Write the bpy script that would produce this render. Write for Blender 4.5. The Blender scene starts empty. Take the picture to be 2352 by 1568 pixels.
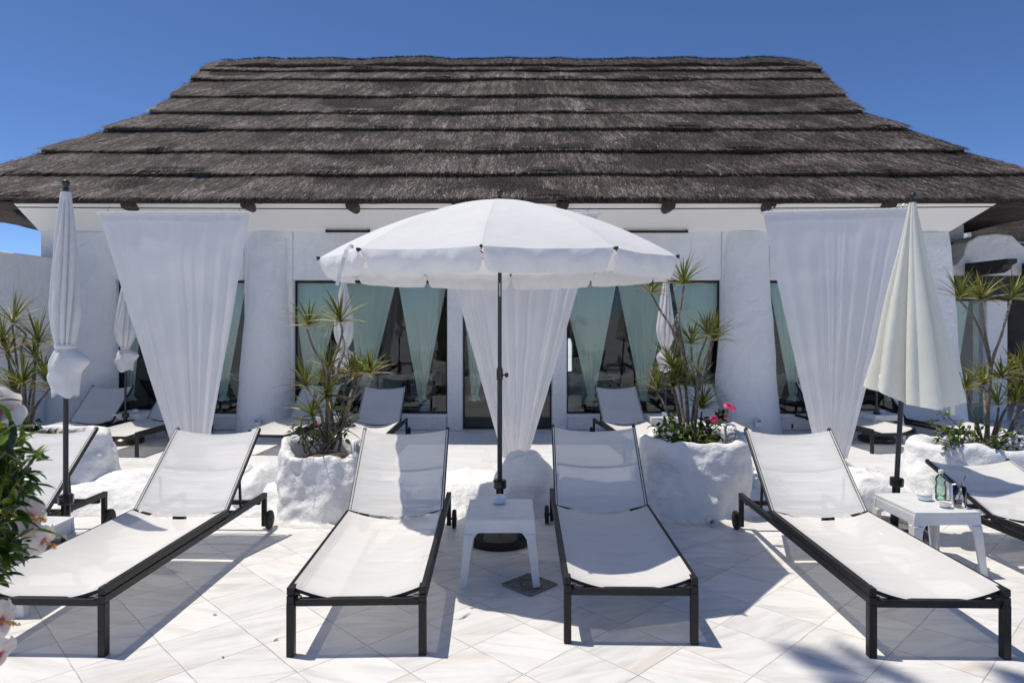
import bpy, math, random
from mathutils import Vector, Matrix, noise
random.seed(7)
R = math.radians
S = bpy.context.scene
C = S.collection
EYE = 1.675
F = 1568.0
# ---------------------------------------------------------------- camera
cd = bpy.data.cameras.new("camera"); cam = bpy.data.objects.new("camera", cd); C.objects.link(cam)
cam.location = (0, 0, EYE); cam.rotation_euler = (R(90), 0, 0)
cd.sensor_width = 36; cd.lens = 24.0; cd.shift_y = -56/2352
cd.clip_start = 0.05; cd.clip_end = 3000
cd.dof.use_dof = True; cd.dof.focus_distance = 5.5; cd.dof.aperture_fstop = 8
S.camera = cam
# ---------------------------------------------------------------- sky and sun
SUN = Vector((-0.335, 0.087, 1.0)).normalized()
w = bpy.data.worlds.new("World"); S.world = w; w.use_nodes = True
nt = w.node_tree; bg = nt.nodes["Background"]
sky = nt.nodes.new("ShaderNodeTexSky"); sky.sky_type = 'NISHITA'; sky.sun_disc = False
sky.sun_elevation = math.asin(SUN.z); sky.sun_rotation = math.atan2(SUN.x, SUN.y)
sky.altitude = 3200; sky.air_density = 0.7; sky.dust_density = 2.5; sky.ozone_density = 5.5
hs = nt.nodes.new('ShaderNodeHueSaturation'); hs.inputs['Saturation'].default_value = 1.08; hs.inputs['Hue'].default_value = 0.503
nt.links.new(sky.outputs[0], hs.inputs['Color']); nt.links.new(hs.outputs[0], bg.inputs[0]); bg.inputs[1].default_value = 0.138
sl = bpy.data.lights.new("sun", 'SUN'); sl.energy = 3.55; sl.angle = R(0.55); sl.color = (1.0, 0.935, 0.825)
so = bpy.data.objects.new("sun", sl); C.objects.link(so)
so.rotation_euler = SUN.to_track_quat('Z', 'Y').to_euler()
S.view_settings.view_transform = 'Standard'; S.view_settings.look = 'None'
S.view_settings.exposure = 0.15; S.view_settings.gamma = 1.0
# ---------------------------------------------------------------- helpers
def P(px, py, D):
    return Vector(((px-1176)*D/F, D, EYE-(py-728)*D/F))
def X(px, D): return (px-1176)*D/F
def Z(py, D): return EYE-(py-728)*D/F

class MB:
    def __init__(s): s.v = []; s.f = []; s.c = None
    def add(s, vs, fs):
        n = len(s.v); s.v += [tuple(v) for v in vs]; s.f += [tuple(i+n for i in f) for f in fs]; return s
    def box(s, x0, x1, y0, y1, z0, z1):
        return s.add([(x0,y0,z0),(x1,y0,z0),(x1,y1,z0),(x0,y1,z0),(x0,y0,z1),(x1,y0,z1),(x1,y1,z1),(x0,y1,z1)],
              [(0,3,2,1),(4,5,6,7),(0,1,5,4),(1,2,6,5),(2,3,7,6),(3,0,4,7)])
    def bar(s, a, b, wd, h, up=(0,0,1)):
        a = Vector(a); b = Vector(b); d = (b-a).normalized(); u = Vector(up)
        sd = d.cross(u)
        if sd.length < 1e-4: sd = d.cross(Vector((0,1,0)))
        sd.normalize(); u = sd.cross(d).normalized(); sd *= wd/2; u *= h/2
        vs = [p+q for p in (a,b) for q in (-sd-u, sd-u, sd+u, -sd+u)]
        return s.add(vs, [(0,1,2,3),(7,6,5,4),(0,4,5,1),(1,5,6,2),(2,6,7,3),(3,7,4,0)])
    def tube(s, pts, r, seg=8):
        pts = [Vector(p) for p in pts]; n = len(pts)
        rr = r if isinstance(r, (list, tuple)) else [r]*n
        vs = []; fs = []; ref = None
        for i, p in enumerate(pts):
            d = (pts[min(i+1,n-1)]-pts[max(i-1,0)]).normalized()
            if ref is None: ref = Vector((1,0,0)) if abs(d.x) < .8 else Vector((0,1,0))
            u = (ref - d*ref.dot(d)).normalized(); v2 = d.cross(u); ref = u
            for k in range(seg):
                a = 2*math.pi*k/seg; vs.append(p+(u*math.cos(a)+v2*math.sin(a))*rr[i])
        for i in range(n-1):
            for k in range(seg):
                k2 = (k+1)%seg; fs.append((i*seg+k, i*seg+k2, (i+1)*seg+k2, (i+1)*seg+k))
        fs.append(tuple(range(seg))[::-1]); fs.append(tuple(range((n-1)*seg, n*seg)))
        return s.add(vs, fs)
    def lathe(s, prof, seg=24, c=(0,0,0), fn=None, cap=True):
        vs = []; fs = []; n = len(prof)
        for i, (r, z) in enumerate(prof):
            for k in range(seg):
                a = 2*math.pi*k/seg
                x, y, zz = r*math.cos(a), r*math.sin(a), z
                if fn: x, y, zz = fn(r, a, z)
                vs.append((c[0]+x, c[1]+y, c[2]+zz))
        for i in range(n-1):
            for k in range(seg):
                k2 = (k+1)%seg; fs.append((i*seg+k, i*seg+k2, (i+1)*seg+k2, (i+1)*seg+k))
        if cap: fs.append(tuple(range(seg))[::-1]); fs.append(tuple(range((n-1)*seg, n*seg)))
        return s.add(vs, fs)
    def grid(s, fn, nu, nv):
        vs = [fn(i/nu, j/nv) for j in range(nv+1) for i in range(nu+1)]
        fs = [(j*(nu+1)+i, j*(nu+1)+i+1, (j+1)*(nu+1)+i+1, (j+1)*(nu+1)+i) for j in range(nv) for i in range(nu)]
        return s.add(vs, fs)
    def poly(s, pts, off):
        n = len(pts); off = Vector(off); a = [Vector(p) for p in pts]
        vs = a+[p+off for p in a]
        fs = [tuple(range(n)), tuple(range(2*n-1, n-1, -1))]+[(i, n+i, n+(i+1)%n, (i+1)%n) for i in range(n)]
        return s.add(vs, fs)
    def obj(s, name, mat, parent=None, smooth=False, bevel=0, fix=True, sharp=None):
        me = bpy.data.meshes.new(name); me.from_pydata(s.v, [], s.f); me.materials.append(mat)
        if fix:
            import bmesh
            bm = bmesh.new(); bm.from_mesh(me); bmesh.ops.recalc_face_normals(bm, faces=bm.faces[:]); bm.to_mesh(me); bm.free()
        if smooth:
            me.polygons.foreach_set('use_smooth', [True]*len(me.polygons))
            if sharp: me.set_sharp_from_angle(angle=R(sharp))
        o = bpy.data.objects.new(name, me); C.objects.link(o)
        if parent: o.parent = parent
        if bevel:
            b = o.modifiers.new("bevel", 'BEVEL'); b.width = bevel; b.segments = 2; b.limit_method = 'ANGLE'
        return o
def tag(o, label=None, cat=None, group=None, kind=None):
    if label: o['label'] = label
    if cat: o['category'] = cat
    if group: o['group'] = group
    if kind: o['kind'] = kind
    return o
def thing(name, label, cat, loc=(0,0,0), rz=0, group=None):
    o = bpy.data.objects.new(name, None); C.objects.link(o); o.empty_display_size = .1
    o.location = loc; o.rotation_euler = (0,0,rz)
    return tag(o, label, cat, group)
def dup(src, loc, rz=0, label=None, rot=None):
    def cp(o, par):
        c = o.copy(); C.objects.link(c); c.parent = par
        for ch in list(o.children): cp(ch, c)
        return c
    c = cp(src, None); c.location = loc; c.rotation_euler = rot or (0,0,rz)
    if label: c['label'] = label
    return c
def fbm(p, o=4):
    v = 0; a = 1; p = Vector(p)
    for i in range(o): v += a*noise.noise(p); p = p*2.03+Vector((3.1,1.7,5.3)); a *= .5
    return v
# ---------------------------------------------------------------- materials
def mat(name, col=(.8,.8,.8), rough=.6, spec=.5, metal=0):
    m = bpy.data.materials.new(name); m.use_nodes = True
    b = m.node_tree.nodes["Principled BSDF"]
    b.inputs["Base Color"].default_value = (*col, 1); b.inputs["Roughness"].default_value = rough
    b.inputs["Specular IOR Level"].default_value = spec; b.inputs["Metallic"].default_value = metal
    return m
def N(m, t, **kw):
    n = m.node_tree.nodes.new(t)
    for k, v in kw.items():
        if k in n.inputs: n.inputs[k].default_value = v
        else: setattr(n, k, v)
    return n
def L(m, a, b): m.node_tree.links.new(a, b)
def bsdf(m): return m.node_tree.nodes["Principled BSDF"]
def ramp(m, src, stops):
    r = N(m, "ShaderNodeValToRGB"); e = r.color_ramp.elements
    e[0].position, e[0].color = stops[0][0], (*stops[0][1], 1)
    e[1].position, e[1].color = stops[-1][0], (*stops[-1][1], 1)
    for p, c in stops[1:-1]:
        x = e.new(p); x.color = (*c, 1)
    L(m, src, r.inputs[0]); return r
def coords(m, scale=(1,1,1), rot=(0,0,0), out="Object"):
    t = N(m, "ShaderNodeTexCoord"); mp = N(m, "ShaderNodeMapping")
    mp.inputs["Scale"].default_value = scale; mp.inputs["Rotation"].default_value = rot
    L(m, t.outputs[out], mp.inputs[0]); return mp.outputs[0]
def noisy(m, c1, c2, scale, detail=5, lo=.35, hi=.65, sc=(1,1,1), bump=0, bscale=None, dist=.02, bdetail=6):
    co = coords(m, sc); n = N(m, "ShaderNodeTexNoise", Scale=scale, Detail=detail); L(m, co, n.inputs[0])
    r = ramp(m, n.outputs[0], [(lo, c1), (hi, c2)]); L(m, r.outputs[0], bsdf(m).inputs["Base Color"])
    if bump:
        n2 = N(m, "ShaderNodeTexNoise", Scale=bscale or scale, Detail=bdetail); L(m, co, n2.inputs[0])
        b = N(m, "ShaderNodeBump", Strength=bump, Distance=dist); L(m, n2.outputs[0], b.inputs["Height"])
        L(m, b.outputs[0], bsdf(m).inputs["Normal"])
    return m
M = {}
M['metal'] = noisy(mat('dark_metal', rough=.45, spec=.35), (.008,.0075,.008), (.015,.014,.0145), 30)
M['pole'] = mat('pole_metal', (.022,.024,.027), .38)
M['rubber'] = noisy(mat('rubber', rough=.75, spec=.3), (.02,.02,.02), (.035,.034,.034), 40)
M['black'] = mat('black_plastic', (.012,.012,.013), .18)
M['steel'] = mat('steel', (.45,.46,.47), .35, metal=1)
M['plastic'] = noisy(mat('white_plastic', rough=.4), (.71,.71,.70), (.76,.76,.75), 12)
M['ceramic'] = mat('white_ceramic', (.72,.74,.76), .12)
M['rock'] = noisy(mat('painted_rock', rough=.6), (.78,.78,.775), (.84,.835,.825), 5, bump=.75, bscale=6, dist=.07, bdetail=9)
def rock_grime():
    m = M['rock']; b = bsdf(m); src = b.inputs["Base Color"].links[0].from_socket
    t = N(m, "ShaderNodeTexCoord"); sp = N(m, "ShaderNodeSeparateXYZ"); L(m, t.outputs["Object"], sp.inputs[0])
    n = N(m, "ShaderNodeTexNoise", Scale=9, Detail=6, Roughness=.7); L(m, t.outputs["Object"], n.inputs[0])
    a = N(m, "ShaderNodeMath", operation='MULTIPLY_ADD'); a.inputs[1].default_value = -.10; L(m, n.outputs[0], a.inputs[0]); L(m, sp.outputs[2], a.inputs[2])
    r = N(m, "ShaderNodeMapRange"); r.inputs["From Min"].default_value = -.045; r.inputs["From Max"].default_value = -.02; r.inputs["To Min"].default_value = .55; r.inputs["To Max"].default_value = 0; L(m, a.outputs[0], r.inputs[0])
    n2 = N(m, "ShaderNodeTexNoise", Scale=5.5, Detail=8, Roughness=.75); L(m, t.outputs["Object"], n2.inputs[0])
    r2 = N(m, "ShaderNodeMapRange"); r2.inputs["From Min"].default_value = .66; r2.inputs["From Max"].default_value = .78; r2.inputs["To Max"].default_value = .45; L(m, n2.outputs[0], r2.inputs[0])
    mx = N(m, "ShaderNodeMath", operation='MAXIMUM'); L(m, r.outputs[0], mx.inputs[0]); L(m, r2.outputs[0], mx.inputs[1])
    c = N(m, "ShaderNodeMix", data_type='RGBA'); L(m, mx.outputs[0], c.inputs[0]); L(m, src, c.inputs[6]); c.inputs[7].default_value = (.42,.37,.31,1); L(m, c.outputs[2], b.inputs["Base Color"])
rock_grime()
M['soil'] = noisy(mat('soil', rough=.95), (.05,.035,.025), (.12,.09,.06), 20, bump=.8, dist=.03)
def plaster_mat():
    m = mat('white_plaster', rough=.8, spec=.25)
    co = coords(m); n = N(m, "ShaderNodeTexNoise", Scale=1.3, Detail=6); L(m, co, n.inputs[0])
    r = ramp(m, n.outputs[0], [(.35,(.82,.81,.795)), (.7,(.87,.865,.85))]); cs = coords(m, (5,5,.5)); ns = N(m, "ShaderNodeTexNoise", Scale=1.6, Detail=6, Roughness=.65); L(m, cs, ns.inputs[0])
    rs = N(m, "ShaderNodeMapRange"); rs.inputs["From Min"].default_value = .54; rs.inputs["From Max"].default_value = .8; rs.inputs["To Max"].default_value = .30; L(m, ns.outputs[0], rs.inputs[0])
    ms = N(m, "ShaderNodeMix", data_type='RGBA'); L(m, rs.outputs[0], ms.inputs[0]); L(m, r.outputs[0], ms.inputs[6]); ms.inputs[7].default_value = (.62,.59,.54,1)
    L(m, ms.outputs[2], bsdf(m).inputs["Base Color"])
    # trowel marks: distorted voronoi ridges over soft lumps
    n2 = N(m, "ShaderNodeTexNoise", Scale=3.5, Detail=3, Distortion=1.2); L(m, co, n2.inputs[0])
    n3 = N(m, "ShaderNodeTexNoise", Scale=16, Detail=5, Distortion=2.5); L(m, co, n3.inputs[0])
    ad = N(m, "ShaderNodeMath", operation='MULTIPLY_ADD'); ad.inputs[1].default_value = .35
    L(m, n3.outputs[0], ad.inputs[0]); L(m, n2.outputs[0], ad.inputs[2])
    b = N(m, "ShaderNodeBump", Strength=.7, Distance=.06); L(m, ad.outputs[0], b.inputs["Height"])
    L(m, b.outputs[0], bsdf(m).inputs["Normal"]); return m
M['plaster'] = plaster_mat()
M['soffit'] = noisy(mat('soffit_plaster', rough=.85, spec=.2), (.84,.825,.80), (.86,.845,.82), 2, bump=.1, bscale=6)
def thatch_mat():
    m = mat('thatch', rough=.85, spec=.15)
    co = coords(m, (1,1,1)); g = coords(m, (34, 5, 5)); g2 = coords(m, (1.2,1.2,1.2))
    a = N(m, "ShaderNodeTexNoise", Scale=1.6, Detail=8, Roughness=.75, Distortion=.6); L(m, g, a.inputs[0])
    b2 = N(m, "ShaderNodeTexNoise", Scale=38, Detail=4, Roughness=.7); L(m, co, b2.inputs[0])
    c = N(m, "ShaderNodeTexNoise", Scale=1.2, Detail=4); L(m, g2, c.inputs[0])
    s = N(m, "ShaderNodeMath", operation='MULTIPLY_ADD'); s.inputs[1].default_value = .6; L(m, b2.outputs[0], s.inputs[0]); L(m, a.outputs[0], s.inputs[2])
    s2 = N(m, "ShaderNodeMath", operation='MULTIPLY_ADD'); s2.inputs[1].default_value = .35; L(m, c.outputs[0], s2.inputs[0]); L(m, s.outputs[0], s2.inputs[2])
    r = ramp(m, s2.outputs[0], [(.72,(.012,.010,.009)), (.95,(.055,.045,.042)), (1.0,(.085,.07,.066)), (1.0,(.14,.12,.115))])
    r.color_ramp.elements[2].position = .99
    mm = N(m, "ShaderNodeMapRange"); mm.inputs["From Min"].default_value = .55; mm.inputs["From Max"].default_value = 1.3
    L(m, s2.outputs[0], mm.inputs[0])
    r2 = ramp(m, mm.outputs[0], [(.18,(.010,.008,.007)), (.5,(.05,.040,.036)), (.85,(.17,.143,.132))])
    m.node_tree.nodes.remove(r)
    L(m, r2.outputs[0], bsdf(m).inputs["Base Color"])
    bp = N(m, "ShaderNodeBump", Strength=1.0, Distance=.06); L(m, s.outputs[0], bp.inputs["Height"]); L(m, bp.outputs[0], bsdf(m).inputs["Normal"])
    return m
M['thatch'] = thatch_mat()
def straw_mat():
    m = mat('straw', rough=.7, spec=.3)
    at = N(m, "ShaderNodeAttribute", attribute_name="tone")
    r = ramp(m, at.outputs["Fac"], [(0,(.012,.009,.008)), (.45,(.085,.067,.060)), (.8,(.26,.218,.200)), (1,(.52,.46,.42))])
    L(m, r.outputs[0], bsdf(m).inputs["Base Color"]); return m
M['straw'] = straw_mat()
M['log'] = noisy(mat('dark_log', rough=.75), (.03,.02,.014), (.075,.05,.035), 6, sc=(8,1,8))
M['beam'] = noisy(mat('dark_beam', rough=.6), (.014,.011,.010), (.026,.02,.018), 4, sc=(2,10,10))
def tile_mat(name, size, rot, off, c_lo, c_hi, grout, gw=.006):
    m = mat(name, rough=.42, spec=.4)
    t = N(m, "ShaderNodeTexCoord"); mp = N(m, "ShaderNodeMapping")
    mp.vector_type = 'POINT'; mp.inputs["Location"].default_value = off; mp.inputs["Rotation"].default_value = (0,0,rot)
    L(m, t.outputs["Object"], mp.inputs[0])
    nz = N(m, "ShaderNodeTexNoise", Scale=2.5, Detail=2); L(m, mp.outputs[0], nz.inputs[0])
    sep = N(m, "ShaderNodeSeparateXYZ"); L(m, mp.outputs[0], sep.inputs[0])
    def mth(op, a, b=None):
        x = N(m, "ShaderNodeMath", operation=op)
        for i, q in enumerate((a, b)):
            if q is None: continue
            if isinstance(q, (int, float)): x.inputs[i].default_value = q
            else: L(m, q, x.inputs[i])
        return x.outputs[0]
    wob = mth('MULTIPLY', mth('SUBTRACT', nz.outputs[0], .5), .02)
    ix = []; dist = []
    ys = mth('DIVIDE', mth('ADD', sep.outputs[1], wob), size[1]); iy = mth('FLOOR', ys)
    wn0 = N(m, "ShaderNodeTexWhiteNoise", noise_dimensions='1D'); L(m, iy, wn0.inputs["W"])
    xs = mth('ADD', mth('DIVIDE', mth('ADD', sep.outputs[0], wob), size[0]), mth('MULTIPLY', wn0.outputs[0], size[2]))
    ixx = mth('FLOOR', xs)
    fx = mth('ABSOLUTE', mth('SUBTRACT', mth('FRACT', xs), .5)); fy = mth('ABSOLUTE', mth('SUBTRACT', mth('FRACT', ys), .5))
    dx = mth('MULTIPLY', mth('SUBTRACT', .5, fx), size[0]); dy = mth('MULTIPLY', mth('SUBTRACT', .5, fy), size[1])
    d = mth('MINIMUM', dx, dy)
    cmb = N(m, "ShaderNodeCombineXYZ"); L(m, ixx, cmb.inputs[0]); L(m, iy, cmb.inputs[1])
    wn = N(m, "ShaderNodeTexWhiteNoise", noise_dimensions='3D'); L(m, cmb.outputs[0], wn.inputs["Vector"])
    # veins: each tile rotates its own vein direction a little and is offset at random
    vo = N(m, "ShaderNodeVectorMath", operation='MULTIPLY_ADD'); L(m, wn.outputs["Color"], vo.inputs[0]); vo.inputs[1].default_value = (9,9,9)
    vr = N(m, "ShaderNodeVectorRotate", rotation_type='Z_AXIS'); L(m, mp.outputs[0], vr.inputs["Vector"])
    L(m, mth('MULTIPLY_ADD' if False else 'MULTIPLY', wn.outputs[0], 1.2), vr.inputs["Angle"])
    sc = N(m, "ShaderNodeVectorMath", operation='MULTIPLY'); L(m, vr.outputs[0], sc.inputs[0]); sc.inputs[1].default_value = (2.0, 11.0, 1)
    L(m, sc.outputs[0], vo.inputs[2])
    v = N(m, "ShaderNodeTexNoise", Scale=1.0, Detail=6, Roughness=.6, Distortion=.8); L(m, vo.outputs[0], v.inputs[0])
    vc = ramp(m, v.outputs[0], [(.30, c_lo), (.43, tuple(c_hi[i]*.6+c_lo[i]*.4 for i in range(3))), (.56, c_hi), (.75, tuple(min(1,c*1.03) for c in c_hi))])
    # warm stains
    st = N(m, "ShaderNodeTexNoise", Scale=.35, Detail=6, Roughness=.7); L(m, vo.outputs[0], st.inputs[0])
    sf = ramp(m, st.outputs[0], [(.57,(0,0,0)), (.74,(.9,.9,.9))])
    mx = N(m, "ShaderNodeMix", data_type='RGBA'); L(m, sf.outputs[0], mx.inputs[0]); L(m, vc.outputs[0], mx.inputs[6]); mx.inputs[7].default_value = (.64,.54,.44,1)
    # tile to tile tone
    tn = N(m, "ShaderNodeMapRange"); tn.inputs["To Min"].default_value = .93; tn.inputs["To Max"].default_value = 1.02; L(m, wn.outputs[0], tn.inputs[0])
    ml = N(m, "ShaderNodeVectorMath", operation='SCALE'); L(m, mx.outputs[2], ml.inputs[0]); L(m, tn.outputs[0], ml.inputs["Scale"])
    # dirt patches
    dn = N(m, "ShaderNodeTexNoise", Scale=1.1, Detail=7, Roughness=.7); L(m, t.outputs["Object"], dn.inputs[0])
    df = N(m, "ShaderNodeMapRange"); df.inputs["From Min"].default_value = .55; df.inputs["From Max"].default_value = .8; df.inputs["To Max"].default_value = .38; L(m, dn.outputs[0], df.inputs[0])
    mx2 = N(m, "ShaderNodeMix", data_type='RGBA'); L(m, df.outputs[0], mx2.inputs[0]); L(m, ml.outputs[0], mx2.inputs[6]); mx2.inputs[7].default_value = (.50,.46,.41,1)
    gn = N(m, "ShaderNodeTexNoise", Scale=7, Detail=4); L(m, t.outputs["Object"], gn.inputs[0])
    gr = N(m, "ShaderNodeMapRange"); gr.inputs["From Min"].default_value = gw*.4; gr.inputs["From Max"].default_value = gw; L(m, d, gr.inputs[0])
    gs = N(m, "ShaderNodeMapRange"); gs.inputs["From Min"].default_value = .35; gs.inputs["From Max"].default_value = .7; gs.inputs["To Min"].default_value = .35; L(m, gn.outputs[0], gs.inputs[0])
    gf = mth('MULTIPLY', mth('SUBTRACT', 1.0, gr.outputs[0]), gs.outputs[0])
    mx3 = N(m, "ShaderNodeMix", data_type='RGBA'); L(m, gf, mx3.inputs[0]); L(m, mx2.outputs[2], mx3.inputs[6]); mx3.inputs[7].default_value = (*grout,1)
    L(m, mx3.outputs[2], bsdf(m).inputs["Base Color"])
    fn = N(m, "ShaderNodeTexNoise", Scale=160, Detail=2); L(m, t.outputs["Object"], fn.inputs[0])
    hh = mth('ADD', mth('MULTIPLY', fn.outputs[0], .15), gr.outputs[0])
    bp = N(m, "ShaderNodeBump", Strength=.35, Distance=.004); L(m, hh, bp.inputs["Height"]); L(m, bp.outputs[0], bsdf(m).inputs["Normal"])
    return m
M['marble'] = tile_mat('marble_tiles', (.378,.378,0), R(-44), (0,0,0), (.60,.59,.575), (.80,.785,.765), (.27,.245,.22), .0034)
M['terrace'] = tile_mat('terrace_tiles', (.6,.3,1.0), 0, (0,0,0), (.76,.755,.74), (.82,.815,.80), (.5,.49,.48), .004)
def cloth(name, col, trans=.3, tp=0.0, bumps=0, sc=(1,1,1), bscale=6, weave=0, stains=0):
    m = bpy.data.materials.new(name); m.use_nodes = True; t = m.node_tree; t.nodes.clear()
    o = t.nodes.new("ShaderNodeOutputMaterial")
    d = N(m, "ShaderNodeBsdfDiffuse"); tr = N(m, "ShaderNodeBsdfTranslucent"); mx = N(m, "ShaderNodeMixShader", Fac=trans)
    co = coords(m, sc); n = N(m, "ShaderNodeTexNoise", Scale=2.2, Detail=5); L(m, co, n.inputs[0])
    r = ramp(m, n.outputs[0], [(.3, tuple(c*.95 for c in col)), (.65, col)])
    if stains:
        sn = N(m, "ShaderNodeTexNoise", Scale=3.3, Detail=7, Roughness=.7); L(m, co, sn.inputs[0])
        sm = N(m, "ShaderNodeMapRange"); sm.inputs["From Min"].default_value = .56; sm.inputs["From Max"].default_value = .85; sm.inputs["To Max"].default_value = stains; L(m, sn.outputs[0], sm.inputs[0])
        sx = N(m, "ShaderNodeMix", data_type='RGBA'); L(m, sm.outputs[0], sx.inputs[0]); L(m, r.outputs[0], sx.inputs[6]); sx.inputs[7].default_value = (.55,.50,.42,1)
        cs = sx.outputs[2]
    else: cs = r.outputs[0]
    L(m, cs, d.inputs[0]); L(m, cs, tr.inputs[0])
    L(m, d.outputs[0], mx.inputs[1]); L(m, tr.outputs[0], mx.inputs[2]); sh = mx.outputs[0]
    if tp:
        tpn = N(m, "ShaderNodeBsdfTransparent"); m2 = N(m, "ShaderNodeMixShader", Fac=tp)
        L(m, sh, m2.inputs[1]); L(m, tpn.outputs[0], m2.inputs[2]); sh = m2.outputs[0]
    if bumps:
        n2 = N(m, "ShaderNodeTexNoise", Scale=bscale, Detail=4, Distortion=.4); L(m, co, n2.inputs[0])
        b = N(m, "ShaderNodeBump", Strength=bumps, Distance=.03); L(m, n2.outputs[0], b.inputs["Height"])
        L(m, b.outputs[0], d.inputs["Normal"]); L(m, b.outputs[0], tr.inputs["Normal"])
    L(m, sh, o.inputs[0]); return m
M['sling'] = cloth('sling_fabric', (.80,.785,.755), .16, .10, bumps=.12, sc=(.6,5,5), stains=.18)
def sling_seam():
    m = M['sling']; t = m.node_tree; d = [n for n in t.nodes if n.bl_idname == "ShaderNodeBsdfDiffuse"][0]; src = d.inputs[0].links[0].from_socket
    tc = N(m, "ShaderNodeTexCoord"); sp = N(m, "ShaderNodeSeparateXYZ"); L(m, tc.outputs["Object"], sp.inputs[0])
    a = N(m, "ShaderNodeMath", operation='ABSOLUTE'); L(m, sp.outputs[0], a.inputs[0])
    b = N(m, "ShaderNodeMath", operation='SUBTRACT'); L(m, a.outputs[0], b.inputs[0]); b.inputs[1].default_value = .288
    c = N(m, "ShaderNodeMath", operation='ABSOLUTE'); L(m, b.outputs[0], c.inputs[0])
    r = N(m, "ShaderNodeMapRange"); r.inputs["From Max"].default_value = .0022; r.inputs["To Min"].default_value = .30; r.inputs["To Max"].default_value = 0; L(m, c.outputs[0], r.inputs[0])
    mx = N(m, "ShaderNodeMix", data_type='RGBA'); L(m, r.outputs[0], mx.inputs[0]); L(m, src, mx.inputs[6]); mx.inputs[7].default_value = (.45,.43,.39,1); L(m, mx.outputs[2], d.inputs[0])
sling_seam()
M['parasol'] = cloth('parasol_fabric', (.83,.83,.83), .26, 0, bumps=.5, bscale=5)
M['cover'] = cloth('closed_parasol_fabric', (.83,.83,.82), .22, 0, bumps=.4, bscale=9)
M['ivory'] = cloth('ivory_parasol_fabric', (.86,.855,.76), .18, 0, bumps=.35, bscale=4)
M['drape'] = cloth('drape_fabric', (.88,.87,.87), .30, .02, bumps=.15, bscale=5)
M['green_drape'] = cloth('green_drape_fabric', (.84,.93,.86), .22, .04, bumps=.2, sc=(10,10,.6), bscale=4)
M['inner_drape'] = cloth('inner_drape_fabric', (.25,.24,.19), .5, .1)
def glass_mat(name, tint=(.93,.97,.95), refl=1.0):
    m = bpy.data.materials.new(name); m.use_nodes = True; t = m.node_tree; t.nodes.clear()
    o = t.nodes.new("ShaderNodeOutputMaterial"); g = N(m, "ShaderNodeBsdfGlossy", Roughness=.0); tp = N(m, "ShaderNodeBsdfTransparent")
    g.inputs[0].default_value = (1,1,1,1); tp.inputs[0].default_value = (*tint,1)
    fr = N(m, "ShaderNodeFresnel", IOR=1.42); mx = N(m, "ShaderNodeMixShader")
    ml = N(m, "ShaderNodeMath", operation='MULTIPLY'); ml.inputs[1].default_value = refl
    L(m, fr.outputs[0], ml.inputs[0]); L(m, ml.outputs[0], mx.inputs[0]); L(m, tp.outputs[0], mx.inputs[1]); L(m, g.outputs[0], mx.inputs[2]); L(m, mx.outputs[0], o.inputs[0])
    return m
M['glass'] = glass_mat('window_glass')
M['clear'] = glass_mat('clear_glass', (.93,.95,.95), 1.3)
M['bottle'] = glass_mat('green_bottle_plastic', (.80,.97,.89), 1.3)
M['drink'] = mat('berry_drink', (.12,.02,.02), .2)
M['leafdark'] = None
def leaf_mat(name, stops, trans=.25, rough=.4):
    m = mat(name, rough=rough, spec=.45); b = bsdf(m)
    at = N(m, "ShaderNodeAttribute", attribute_name="tone"); r = ramp(m, at.outputs["Fac"], stops)
    L(m, r.outputs[0], b.inputs["Base Color"])
    t = m.node_tree; o = t.nodes["Material Output"]; tr = N(m, "ShaderNodeBsdfTranslucent"); mx = N(m, "ShaderNodeMixShader", Fac=trans)
    L(m, r.outputs[0], tr.inputs[0]); L(m, b.outputs[0], mx.inputs[1]); L(m, tr.outputs[0], mx.inputs[2]); L(m, mx.outputs[0], o.inputs[0])
    return m
M['drac'] = leaf_mat('dracaena_leaf', [(0,(.035,.055,.007)), (.40,(.085,.115,.010)), (.68,(.27,.28,.04)), (.9,(.38,.26,.07)), (1,(.42,.22,.09))])
M['bush'] = leaf_mat('bush_leaf', [(0,(.02,.042,.005)), (.42,(.06,.115,.010)), (.8,(.20,.27,.03)), (.96,(.30,.30,.05)), (1,(.45,.28,.10))], .22, .3)
M['palm'] = leaf_mat('palm_leaf', [(0,(.03,.07,.015)), (1,(.08,.13,.03))])
M['bark'] = noisy(mat('stem_bark', rough=.9), (.10,.08,.065), (.26,.22,.18), 30, sc=(1,1,3), bump=.8, bscale=60, dist=.01)
M['petal'] = leaf_mat('pale_petal', [(0,(.38,.04,.10)), (.22,(.55,.18,.22)), (.38,(.76,.64,.58)), (1,(.80,.74,.66))], .35, .5)
M['pink'] = leaf_mat('pink_petal', [(0,(.35,.01,.05)), (.4,(.62,.04,.14)), (1,(.78,.12,.24))], .3, .5)
M['stamen'] = mat('stamen', (.75,.40,.10), .6)
M['rust'] = noisy(mat('drain_metal', rough=.5), (.16,.13,.115), (.30,.26,.235), 25, bump=.3, bscale=60, dist=.004)
M['hole_shade'] = mat('hole_shade_paint', (.006,.006,.006), .9)  # near-black colour standing in for the shade inside small openings
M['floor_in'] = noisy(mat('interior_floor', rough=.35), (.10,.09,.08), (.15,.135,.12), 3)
M['wall_in'] = noisy(mat('interior_wall', rough=.8), (.05,.045,.045), (.08,.075,.07), 2)
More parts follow.
